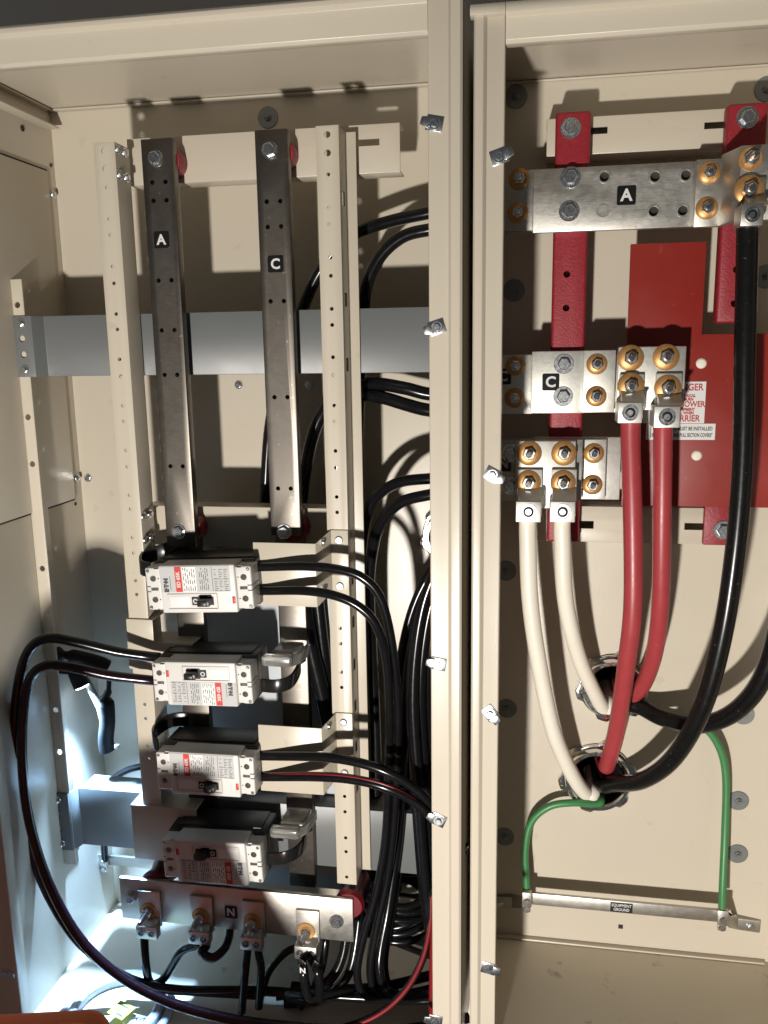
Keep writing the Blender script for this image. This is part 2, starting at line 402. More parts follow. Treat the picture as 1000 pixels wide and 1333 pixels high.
channel('cross_channel', 'beige slotted channel below the red barrier sheet', 700, 660, 962, 707, 1.20, DR+.0005, [(740, 678, 773, 688), (891, 681, 918, 690)], 'cross channels in the narrow enclosure')
# red insulator bars
def red_bar(label, pieces, bolts, holes):
    a, b_, c, d = rect(*pieces[-1][:4], 1.175)
    root = thing('insulator_bar', label, 'insulator', ((a+b_)/2, 1.2, c), 'red insulator bars')
    for pc in pieces:
        o = build(bar(*pc[:4], 1.175, 1.1998), 'bar_body', 'red_bar', root, .004, 3)
        cm = MB(); k = 0
        for px, py in holes:
            if pc[1] < py < pc[3]:
                q = P(px, py, 1.175); cm.cyl((q.x, 1.17, q.z), (q.x, 1.195, q.z), .0045, n=16); k += 1
        if k: cut(o, cm)
    for px, py in bolts: at(BOLT_ZINC, 'bolt', px, py, 1.175, root)
red_bar('long red insulator bar carrying three bus bars, upper bolt on slotted channel', [(718, 145, 762, 706)], [(743, 167)], [(738, 357), (737, 401), (735, 500)])
red_bar('short red insulator bar behind hanging black cable above the barrier', [(940, 134, 992, 420)], [(973, 153)], [(959, 351), (956, 395)])
rf = thing('insulator_block', 'small red insulator block under the barrier with one bolt', 'insulator', P(935, 710, 1.2))
build(bar(917, 640, 956, 710, 1.189, 1.1998), 'bar_body', 'red_bar', rf, .002)
at(BOLT_ZINC, 'bolt', 941, 690, 1.189, rf)

# red barrier sheet
Yb = 1.184
def pz(px, py, Y): q = P(px, py, Y); return (q.x, q.z)
q = rect(819, 316, 917, 436, Yb); r_ = rect(813, 436, 1040, 660, Yb)
poly = [(r_[0], r_[2]), (r_[1], r_[2]), (r_[1], q[2]), (q[1], q[2]), (q[1], q[3]), (q[0], q[3]), (q[0], q[2]), (r_[0], q[2])]
bs = thing('barrier_sheet', 'dark red insulating barrier sheet with two warning stickers', 'barrier', (q[0], Yb+.004, r_[2]))
o = build(MB().prism_y([(r_[0], r_[2]), (r_[1], r_[2]), (r_[1], q[2]), (q[1], q[2]), (q[1], q[3]), (q[0], q[3])], Yb, Yb+.004), 'sheet', 'red_sheet', bs, .0008)
for px, py in ((913, 473), (907, 593)):
    p = P(px, py, Yb); build(MB().lathe((p.x, Yb+.0005, p.z), (0, -1, 0), [(.0068, 0), (.0068, .0012), (.005, .003), (0, .0036)], 20), 'push_rivet', 'white_cable', bs)
s1 = rect(838, 497, 918, 551, Yb); s2 = rect(841, 551, 931, 572, Yb)
st1 = build(MB().box(s1[0], s1[1], Yb-.0006, Yb+.0005, s1[2], s1[3]), 'danger_sticker', 'white_print', bs)
st2 = build(MB().box(s2[0], s2[1], Yb-.0007, Yb+.0005, s2[2]-.0005, s2[3]-.0005), 'notice_sticker', 'white_print', bs)
cx = (s1[0]+s1[1])/2-.0015; h = s1[3]-s1[2]
for s_, dy, sz in (('DANGER', .86, .0125), ('ELECTRICAL', .66, .0052), ('OR BURN', .575, .0052), ('OFF POWER', .455, .0105), ('EQUIPMENT', .33, .0052), ('ALL WHEN', .245, .0052), ('BARRIER', .11, .0118)):
    text('lettering', s_, 'print_red', sz, front(cx+.016, Yb-.0009, s1[2]+h*dy), st1, bold=.0002, sx=.85)
build(MB().box(s2[0]+.0055, s2[0]+.0065, Yb-.001, Yb-.0006, s2[2]+.002, s2[3]-.003), 'border_mark', 'print_dark', st2)
cx = (s2[0]+s2[1])/2; h = s2[3]-s2[2]
for s_, dy in (('BARRIER MUST BE INSTALLED', .68), ('BEFORE INSTALLING PULL SECTION COVERS"', .28)):
    text('lettering', s_, 'print_dark', .0068, front(s2[1]-.0035, Yb-.001, s2[2]+h*dy-.0005), st2, bold=.00012, align='RIGHT', sx=.72 if dy > .5 else .56)

# generic lug: flat tongue bolted to the bus, set-screw block in front, cable leaves downwards
def lug(px, pyt, pyb, blk0, blk1, half, Yp, Yf, parent, m_='tin_bright', bolt=None):
    a, b_, c, d = rect(px-half, pyt, px+half, pyb, Yp-.006)
    mb = MB().box(a, b_, Yp-.007, Yp, c, d)
    e0, e1, e2, e3 = rect(px-half-1.5, blk0, px+half-1.5, blk1, Yf)
    mb.box(e0, e1, Yf, Yp-.001, e2, e3)
    # sloped neck between tongue and block
    mb.prism_x([(Yp-.006, e3-.001), (Yf+.001, e3-.001), (Yf+.006, e3+.003), (Yp-.006, e3+.015)], a+.0015, b_-.0015)
    o = build(mb, 'lug', m_, parent, .0012)
    c_ = ((e0+e1)/2, (e2+e3)/2)
    R_ = (e1-e0)*.34
    s = MB(); s.cur = 0
    s.lathe((c_[0], Yf, c_[1]), (0, -1, 0), [(R_, -.001), (R_, .0012), (R_*.86, .0012), (R_*.8, .0002), (0, .0002)], 22)
    s.cur = 1
    s.lathe((c_[0], Yf-.0002, c_[1]), (0, -1, 0), [(R_*.62, -.0005), (R_*.62, .0009), (R_*.45, .0014), (R_*.36, -.0001), (0, -.0001)], 22)
    build(s, 'set_screw', ['zinc', 'black'], o)
    if bolt: 
        at(BOLT_GOLD, 'bolt', bolt[0], bolt[1], Yp-.007, o)
    return o, (e0, e1, e2, e3)

# ---- A bus
ba = thing('bus_bar', 'wide silver bus bar marked A across the top of red insulator bars', 'bus bar', P(800, 300, 1.17), 'bus bars in the narrow enclosure')
o = build(bar(694, 215, 908, 299, 1.163, 1.1745), 'bar_plate', 'tin', ba, .0012)
cm = MB()
for px, py in ((787, 230), (853, 230), (893, 228), (851, 275), (889, 274)):
    q = P(px, py, 1.163); cm.cyl((q.x, 1.15, q.z), (q.x, 1.18, q.z), .0058, n=20)
cut(o, cm)
for px, py in ((787, 230), (853, 230), (893, 228), (851, 275), (889, 274), (785, 275)):
    q = P(px, py, 1.163); build(MB().lathe((q.x, 1.163, q.z), (0, -1, 0), [(.0085, -.0005), (.0080, .0012), (.0064, .0012), (.0060, -.0005)], 22, ring=True), 'hole_collar', 'tin', ba)
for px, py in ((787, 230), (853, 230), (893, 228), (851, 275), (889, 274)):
    q = P(px, py, 1.163); build(MB().cyl((q.x, 1.1705, q.z), (q.x, 1.174, q.z), .0062, n=20), 'hole_shade_disc', 'dark', ba)  # dark discs added inside the cut holes to paint their shade
q = P(785, 275, 1.163); build(MB().cyl((q.x, 1.1626, q.z), (q.x, 1.165, q.z), .0058, n=20), 'hole_plug', 'tin', ba)
build(bar(640, 222, 695.5, 301, 1.1748, 1.1865), 'recessed_end', 'tin', ba, .0012)
build(bar(905, 207, 940, 295, 1.152, 1.1632), 'joint_plate', 'tin', ba, .0012)
# offset jog and lug plate reaching towards the viewer
z0, z1 = P(925, 295, 1.152).z, P(925, 205, 1.152).z
xj0, xj1 = P(938, 250, 1.152).x, P(962, 250, 1.108).x
mb = MB().prism_z([(xj0, 1.152), (xj0, 1.1625), (xj0+.004, 1.1625), (xj1+.004, 1.119), (xj1+.09, 1.119), (xj1+.09, 1.108), (xj1, 1.108)], z0, z1+.003)
build(mb, 'offset_plate', 'tin', ba, .0014)
for px, py in ((743, 231), (741, 275)): at(BOLT_ZINC, 'bolt', px, py, 1.163, ba)
for px, py in ((676, 233), (674, 277)): at(BOLT_GOLD_S, 'bolt', px, py, 1.1748, ba)
for px, py in ((923, 225), (920, 271)): at(BOLT_GOLD_S, 'bolt', px, py, 1.152, ba)
at(BOLT_BIG, 'bolt', 977, 207, 1.108, ba)
lo_, e = lug(981, 231, 280, 265, 294, 15, 1.108, 1.072, ba, 'tin', (975, 247)); EA = e
lug(1040, 229, 278, 263, 292, 15, 1.108, 1.072, ba, 'tin', (1036, 245)); at(BOLT_BIG, 'bolt', 1034, 205, 1.108, ba)
plate_label('A', 815.5, 254.5, 1.163, 11, ba)
# ---- C bus
bc = thing('bus_bar', 'silver bus bar marked C with two red cable lugs', 'bus bar', P(760, 540, 1.17), 'bus bars in the narrow enclosure')
build(bar(640, 462, 694, 539, 1.1745, 1.186), 'recessed_end', 'tin_bright', bc, .0012)
build(bar(692, 457, 762, 538, 1.163, 1.1747), 'bar_plate', 'tin_bright', bc, .0012)
build(bar(759, 456, 801, 537, 1.156, 1.168), 'joint_plate', 'tin_bright', bc, .0012)
build(bar(790, 462, 812, 537, 1.168, 1.176), 'step_plate', 'tin_bright', bc, .0012)
build(bar(804, 451, 892, 534, 1.132, 1.144), 'lug_plate', 'tin_bright', bc, .0015)
build(bar(806, 466, 890, 530, 1.1442, 1.1678), 'plate_spacer', 'tin', bc, .0012)
for px, py in ((734, 474), (733, 516)): at(BOLT_ZINC, 'bolt', px, py, 1.163, bc)
for px, py in ((671, 476), (670, 518)): at(BOLT_GOLD_S, 'bolt', px, py, 1.1745, bc)
for px, py in ((777, 474), (776, 516)): at(BOLT_GOLD_S, 'bolt', px, py, 1.156, bc)
for px, py in ((821, 466), (867, 465)): at(BOLT_GOLD, 'bolt', px, py, 1.132, bc)
_, EC1 = lug(822, 487, 545, 524, 551, 16, 1.132, 1.093, bc, 'tin_bright', (821, 502))
_, EC2 = lug(870, 486, 550, 529, 557, 17, 1.132, 1.090, bc, 'tin_bright', (869, 505))
plate_label('C', 717, 497.5, 1.163, 10.5, bc); plate_label('C', 655, 490, 1.1745, 10, bc)
# ---- N bus
bn = thing('bus_bar', 'silver neutral bus bar with two white cable lugs', 'bus bar', P(740, 650, 1.17), 'bus bars in the narrow enclosure')
build(bar(640, 572, 700, 652, 1.1745, 1.186), 'recessed_end', 'tin', bn, .0012)
build(bar(695, 569, 808, 650, 1.168, 1.1747), 'bar_plate', 'tin_bright', bn, .0012)
build(bar(760, 572, 789, 650, 1.158, 1.1682), 'joint_plate', 'tin_bright', bn, .0012)
build(bar(671, 574, 749, 662, 1.138, 1.15), 'lug_plate', 'tin_bright', bn, .0015)
build(bar(674, 572, 758, 652, 1.1502, 1.1678), 'plate_spacer', 'tin', bn, .0012)
for px, py in ((689, 590), (734, 590)): at(BOLT_GOLD, 'bolt', px, py, 1.138, bn)
for px, py in ((773, 590), (771, 631)): at(BOLT_GOLD_S, 'bolt', px, py, 1.158, bn)
for px, py in ((664, 590), (664, 632)): at(BOLT_ZINC, 'bolt', px, py, 1.1745, bn)
_, EN1 = lug(689.5, 611, 672, 653, 680, 16.5, 1.138, 1.098, bn, 'tin_bright', (688, 628))
_, EN2 = lug(734, 611, 672, 653, 680, 16.5, 1.138, 1.098, bn, 'tin_bright', (733, 628))
plate_label('N', 655, 603, 1.1745, 10.5, bn)

# ---- conduits through the back panel
def conduit(px, py, cut_panels, label, Dp, rr=.046):
    c = P(px, py, Dp)
    for o in cut_panels: cut(o, MB().cyl((c.x, Dp-.02, c.z), (c.x, DL+.2, c.z), rr+.0015, n=36))
    root = thing('conduit_end', label, 'conduit', (c.x, Dp, c.z-rr), 'conduit ends in back panels')
    A = (0, -1, 0)
    t = MB().lathe((c.x, Dp+.11, c.z), A, [(0, .001), (rr-.0005, .001), (rr-.0005, .11), (rr-.0005, .124), (rr+.001, .126), (rr+.004, .124), (rr+.0042, .110), (rr+.001, .109), (rr+.001, 0), (0, 0)], 44)
    build(t, 'conduit_pipe', 'dark', root)
    t = MB().lathe((c.x, Dp, c.z), A, [(rr-.0025, .001), (rr-.0035, .0165), (rr-.001, .0195), (rr+.004, .0195), (rr+.006, .016), (rr+.006, .001)], 44, ring=True)
    build(t, 'bushing', 'chrome', root)
    n = 48; ring = MB(); vs = []
    for y_ in (-.0065, -.0002):
        for k in range(n):
            a = 2*math.pi*k/n; ph = (k % 8)/8
            ro = rr+.010+(.006 if .1 < ph < .5 else 0)
            vs += [(c.x+math.cos(a)*ro, Dp+y_, c.z+math.sin(a)*ro), (c.x+math.cos(a)*(rr+.005), Dp+y_, c.z+math.sin(a)*(rr+.005))]
    fs = []
    for k in range(n):
        j = (k+1) % n
        fs += [(2*k, 2*j, 2*j+1, 2*k+1), (2*n+2*k, 2*n+2*k+1, 2*n+2*j+1, 2*n+2*j), (2*k, 2*n+2*k, 2*n+2*j, 2*j), (2*k+1, 2*j+1, 2*n+2*j+1, 2*n+2*k+1)]
    ring.add(vs, fs); build(ring, 'locknut', 'chrome', root, .0012, 2)
    return c
K1 = conduit(798, 893, [bR, wall], 'upper steel conduit end with locknut behind two red cables', DR, .041)
K2 = conduit(777, 1010, [bR, wall], 'lower steel conduit end where the green wire comes out', DR, .044)
K3 = conduit(588, 697, [b, wall], 'steel conduit end half hidden behind the beige post', DL, .036)

# ---- cables, right
def into(c, dx, dz, Dp): return [Vector((c.x+dx, Dp-.006, c.z+dz)), Vector((c.x+dx*.8, Dp+.06, c.z+dz*.8-.004))]
def cab(name, label, pts, tail, r, m_, group=None):
    return cable(name, label, [P(*p) for p in pts]+tail, r, m_, group, world=True)
g_ = 'heavy cables in the narrow enclosure'
def top_of(e): return Vector(((e[0]+e[1])/2, 0, e[2]))
cab('cable', 'white cable from neutral lug nearest the post to lower conduit', [(687, 672, 1.118), (687, 700, 1.118), (690, 780, 1.122), (701, 860, 1.135), (720, 950, 1.165), (745, 1008, 1.205), (764, 1034, 1.24)], into(K2, -.006, -.024, DR), .0115, 'white_cable', g_)
cab('cable', 'white cable from second neutral lug down to upper conduit', [(732, 672, 1.118), (732, 700, 1.118), (736, 780, 1.13), (752, 850, 1.17), (772, 897, 1.21), (788, 925, 1.245)], into(K1, -.006, -.026, DR), .0112, 'white_cable', g_)
cab('cable', 'red cable running from first C lug down into lower conduit', [(821, 543, 1.113), (821, 575, 1.113), (824, 680, 1.11), (824, 790, 1.115), (815, 870, 1.14), (803, 950, 1.19), (792, 990, 1.225)], into(K2, .012, .022, DR), .0125, 'red_cable', g_)
cab('cable', 'red cable bending from second C lug into upper conduit', [(863, 550, 1.112), (863, 580, 1.112), (862, 680, 1.115), (860, 780, 1.135), (852, 850, 1.17), (836, 893, 1.21), (818, 908, 1.24)], into(K1, .015, -.008, DR), .0118, 'red_cable', g_)
cab('cable', 'thick black cable hanging from the A lug to lower conduit', [(973, 285, 1.094), (973, 320, 1.094), (970, 450, 1.09), (967, 600, 1.09), (957, 720, 1.09), (940, 830, 1.095), (915, 920, 1.11), (878, 985, 1.14), (838, 1015, 1.18), (800, 1020, 1.22)], into(K2, .008, -.010, DR), .0126, 'black_worn', g_)
cab('cable', 'thick black cable coming round from the side into upper conduit', [(1037, 284, 1.094), (1037, 330, 1.094), (1033, 600, 1.09), (1025, 740, 1.1), (1002, 860, 1.11), (965, 920, 1.135), (915, 943, 1.165), (865, 935, 1.2), (838, 922, 1.225)], into(K1, .018, -.018, DR), .0126, 'black_worn', g_)
cab('ground_wire', 'green wire from lower conduit to ground bar end near the post', [(686, 1162, 1.21), (685, 1140, 1.213), (684, 1105, 1.218), (692, 1070, 1.222), (715, 1050, 1.222), (745, 1045, 1.224), (775, 1046, 1.232)], into(K2, .008, -.034, DR), .0056, 'green_cable', g_)
cab('ground_wire', 'green wire from upper conduit to far end of ground bar', [(940, 1182, 1.2), (941, 1150, 1.205), (944, 1080, 1.22), (945, 1010, 1.225), (935, 970, 1.225), (912, 945, 1.225), (870, 940, 1.222), (838, 925, 1.23)], into(K1, .014, -.03, DR), .0056, 'green_cable', g_)

# ---- ground bar, right
def ground_bar(label, pxa, pya, pxb, pyb, hpx, Y, Dp, lugs, letters):
    A_, B_ = P(pxa, pya, Y), P(pxb, pyb, Y)
    z1 = (A_.z+B_.z)/2; h = hpx*Y/F; z0 = z1-h
    root = thing('ground_bar', label, 'ground bar', ((A_.x+B_.x)/2, Dp, z0))
    t = .006
    o = build(MB().box(A_.x, B_.x, Y, Y+t, z0, z1), 'bar_plate', 'tin', root, .001)
    # stepped feet to the back panel
    for sx, xx in ((-1, A_.x), (1, B_.x)):
        pts = [(xx, Y), (xx+sx*.006, Y), (xx+sx*.028, Dp-.006), (xx+sx*.062, Dp-.006), (xx+sx*.062, Dp), (xx+sx*.026, Dp), (xx+sx*.008, Y+t), (xx, Y+t)]
        mb = MB().prism_z(pts, z0, z1)
        mb.v = [(x, y, z-.040*min(1, max(0, abs(x-xx)/.03))) for x, y, z in mb.v]
        f = build(mb, 'foot', 'tin', root, .001)
        put('bolt', SCREW, f, Matrix.Translation((xx+sx*.048, Dp-.006, (z0+z1)/2-.040)))
    for px, py in lugs:
        q = P(px, py, Y)
        mb = MB().box(q.x-.0075, q.x+.0075, Y-.009, Y, z0+.001, z1+.006).box(q.x-.006, q.x+.006, Y-.006, Y, z0-.010, z0+.002)
        l = build(mb, 'wire_lug', 'tin', root, .0012)
        put('screw', SLOT_SCREW, l, Matrix.Translation((q.x, Y-.009, (z0+z1)/2+.001)))
        put('screw', SLOT_SCREW, l, Matrix.Translation((q.x, Y-.006, z0-.004)))
    if letters:
        q = P(letters[0], letters[1], Y)
        l = build(MB().box(q.x-.0165, q.x+.0165, Y-.0008, Y+.0004, z0+.002, z1-.002), 'name_plate', 'black', root)
        zm = (z0+z1)/2
        text('lettering', 'EQUIPMENT', 'white_print', .0068, front(q.x, Y-.001, zm+.0035), l, bold=.0001, sx=.8)
        text('lettering', 'GROUND', 'white_print', .0068, front(q.x, Y-.001, zm-.0035), l, bold=.0001, sx=.8)
    return root
ground_bar('metal ground bar with name plate at the foot of the narrow enclosure', 690, 1163, 945, 1186, 18, 1.205, DR, [(686, 1170), (940, 1190)], (809, 1182))
ground_bar('metal ground bar behind the black cable bundle in the wide enclosure', 137, 1118, 545, 1146, 17, 1.26, DL, [(137, 1125), (500, 1150)], (510, 1152))

# ================================================================== left enclosure contents
# grey cross struts with a stepped flange on the left angle
def strut(label, ya, yb, YM, pxl, ypl):
    a, b_, c, d = rect(300, ya, 559, yb, YM)
    xL = P(pxl, ypl, YM-.02).x; xB = P(pxl+26, ypl, YM-.02).x
    root = thing('cross_strut', label, 'strut', (-.4, YM, c), 'grey cross struts')
    t = .003
    poly = [(xL, YM-.02), (xB, YM-.02), (xB+.008, YM), (XR1-T, YM), (XR1-T, YM+t), (xB+.006, YM+t), (xB-.002, YM-.02+t), (xL, YM-.02+t)]
    o = build(MB().prism_z(poly, c, d), 'strut_face', 'grey_steel', root, .0008)
    build(MB().box(xB+.012, XR1-T, YM+t, YM+.045, d-t, d), 'strut_flange', 'grey_steel', root, .0006)
    build(MB().box(xB+.012, XR1-T, YM+t, YM+.045, c, c+t), 'strut_flange', 'grey_steel', root, .0006)
    cm = MB()
    xm = (xL+xB)/2-.001
    for k in (.37, .63):
        z = c+(d-c)*k; cm.cyl((xm, YM-.05, z), (xm, YM, z), .0048, n=16)
    cut(o, cm)
    for k in (.12, .88): put('bolt', SCREW, root, Matrix.Translation((xm, YM-.02, c+(d-c)*k)))
    return c, d
strut('grey steel cross strut passing behind both tall bus bars', 402.5, 486, 1.165, 17, 445)
strut('grey steel cross strut down behind the breakers near the floor', 1051, 1128, 1.165, 66, 1078)
# slotted angle along the left wall
xa = P(28, 400, 1.142).x; zt_ = P(20, 363, 1.142).z; zb_ = P(80, 1127, 1.142).z
an = thing('mounting_angle', 'punched beige angle standing along the side wall of the wide enclosure', 'angle', (XL, 1.145, zb_))
mb = MB().prism_z([(XL+.0005, 1.148), (xa, 1.148), (xa, 1.151), (XL+.0035, 1.151), (XL+.0035, 1.19), (XL+.0005, 1.19)], zb_, zt_)
o = build(mb, 'angle_face', 'beige', an, .0005)
cm = MB()
for px, py in ((22, 397), (34, 543), (39, 604), (49, 740), (54, 800), (65, 924), (69, 978), (74, 1036)):
    q = P(px, py, 1.148); cm.cyl((xa-.010, 1.13, q.z), (xa-.010, 1.17, q.z), .0045, n=16)
cut(o, cm)
# uprights
def upright(label, px0, px1, pyt, pyb, Yf, holes, rear, sideholes=()):
    a = P(px0[0], px0[1], Yf).x; b_ = P(px1[0], px1[1], Yf).x
    zt = P((px0[0]+px1[0])/2, pyt, Yf).z; zb = P(px0[0]+30, pyb, Yf).z
    root = thing('upright_channel', label, 'upright', ((a+b_)/2, Yf+.04, zb), 'punched chassis uprights')
    t = .0022; d = .042
    poly = [(a, Yf), (b_, Yf), (b_, Yf+d-t)]
    if rear: poly += [(b_+rear, Yf+d-t), (b_+rear, Yf+d), (b_-t, Yf+d)]
    else: poly += [(b_, Yf+d), (b_-t, Yf+d)]
    poly += [(b_-t, Yf+t), (a+t, Yf+t), (a+t, Yf+.012), (a, Yf+.012)]
    o = build(MB().prism_z(poly, zb, zt), 'channel_body', 'beige', root, .0006)
    cm = MB(); xm = (a+b_)/2
    for py, r in holes:
        z = P((px0[0]+px1[0])/2+(py-px0[1])*.03, py, Yf).z
        cm.cyl((xm, Yf-.01, z), (xm, Yf+.008, z), r, n=14)
    for k in sideholes:
        z = zb+(zt-zb)*k
        cm.box(b_-.008, b_+.004, Yf+.014, Yf+.028, z-.009, z+.009)
    cut(o, cm)
    return root, a, b_, zb, zt
hr = [(175, .0043), (199, .0043)]
ys = [227, 270, 292, 335, 359, 402, 423, 465, 488, 528, 548, 587, 609, 647, 667]
hr += [(y, .0026) for y in ys]+[(y, .0026) for y in (818, 838, 875, 895, 1037, 1057, 1091, 1109, 1142)]
UR = upright('punched beige upright beside the black cables on the right of tall bus C', (411, 175), (441, 175), 163, 1150, 1.12, hr, .014, (.92, .80, .72, .2, .26, .14, .32, .38, .44))
hl = [(196, .0043), (219, .0043)]+[(y, .0026) for y in (244, 285, 306, 347, 369, 409, 429, 468, 490, 528, 548, 586, 607, 644, 662, 699, 719, 755, 773, 915, 933, 968, 985)]
UL = upright('punched beige upright between the side wall and tall bus A', (121, 186), (149, 186), 185, 1075, 1.12, hl, 0)
xs = UL[2]
for px, py in ((160, 197), (160, 230), (195, 670), (196, 700)):
    z = P(px, py, 1.14).z
    for yy in (1.128, 1.148): put('bolt', SCREW, UL[0], Matrix.Translation((xs, yy, z)) @ Matrix.Rotation(R(90), 4, 'Z'))
cmz = MB()
# top and middle cross channels
def lchannel(label, px0, py0, px1, py1, Y0, slots=()):
    channel('cross_channel', label, px0, py0, px1, py1, Y0, Y0+.036, slots, 'cross channels in the wide enclosure')
lchannel('pale beige channel behind the tops of the two tall bus bars', 166, 170, 521, 233, 1.176, [(462, 181, 494, 190)])
lchannel('beige channel behind the lower bolted ends of the tall bus bars', 190, 660, 450, 712, 1.176)
lchannel('beige channel behind the bottom breakers and red standoffs', 200, 1072, 452, 1130, 1.176)

q = rect(262, 716, 446, 1150, 1.2)
bp_ = thing('back_pan', 'grey steel pan behind the row of breakers', 'panel', ((q[0]+q[1])/2, 1.25, q[2]))
build(MB().prism_z([(q[0], DL), (q[0], 1.2), (q[1], 1.2), (q[1], DL), (q[1]-.002, DL), (q[1]-.002, 1.202), (q[0]+.002, 1.202), (q[0]+.002, DL)], q[2], q[3]), 'pan_face', 'pan_bounce_lit', bp_, .0008)
# tall bus bars
def tall_bus(letter, label, pxl, pxr, pyt, pyb, lab, bolts, holes, pyend, joints):
    Y0 = 1.133
    a = P(pxl[0], pxl[1], Y0).x; b_ = P(pxr[0], pxr[1], Y0).x
    zt = P((pxl[0]+pxr[0])/2, pyt, Y0).z; zb = P((pxl[0]+pxr[0])/2+35, pyb, Y0).z
    root = thing('tall_bus_bar', label, 'bus bar', ((a+b_)/2, Y0+.02, zb), 'tall bus bars')
    o = build(MB().box(a, b_, Y0, Y0+.016, zb, zt), 'bar_body', 'dark_bus', root, .0015)
    cm = MB(); w_ = b_-a
    for py in holes:
        z = P((pxl[0]+pxr[0])/2+(py-pyt)*.05, py, Y0).z
        for k in (.30, .72): cm.cyl((a+w_*k, Y0-.01, z), (a+w_*k, Y0+.012, z), .0032, n=14)
    cut(o, cm)
    for py in bolts:
        z = P((pxl[0]+pxr[0])/2+(py-pyt)*.05, py, Y0).z
        put('bolt', BOLT_BUS, root, Matrix.Translation((a+w_*.45, Y0, z)) @ Matrix.Rotation(random.random(), 4, 'Y'))
        build(MB().cyl((a+w_*.6, Y0+.0155, z), (a+w_*.6, 1.1765, z), .021, n=28), 'standoff', 'red_bar', root, .002)
    for z_px in joints:
        z = P((pxl[0]+pxr[0])/2+(z_px-pyt)*.05, z_px, Y0).z
        build(MB().box(a-.0004, b_+.0004, Y0-.0008, Y0+.0004, z-.052, z), 'splice_plate', 'dark_bus', root, .0005)
    # lower section set back, running on behind the breakers
    ze = P((pxl[0]+pxr[0])/2+60, pyend, Y0).z
    build(MB().box(a+.001, b_-.001, Y0+.0162, Y0+.030, ze, zb+.04), 'lower_bar', 'dark_bus', root, .0015)
    plate_label(letter, lab[0], lab[1], Y0-.0009, 10.3, root)
    return a, b_, Y0
TA = tall_bus('A', 'tall dark metal bus bar marked A beside the punched upright', (182.5, 181), (223.7, 181), 180, 712, (210.5, 312.5), [206, 692], [237, 261, 365, 430, 488, 607], 1150, [])
TC = tall_bus('C', 'tall dark metal bus bar marked C with a spliced section', (331, 170), (373.5, 170), 168, 698, (359, 344), [195, 692], [262, 295, 392, 517, 636], 1165, [])

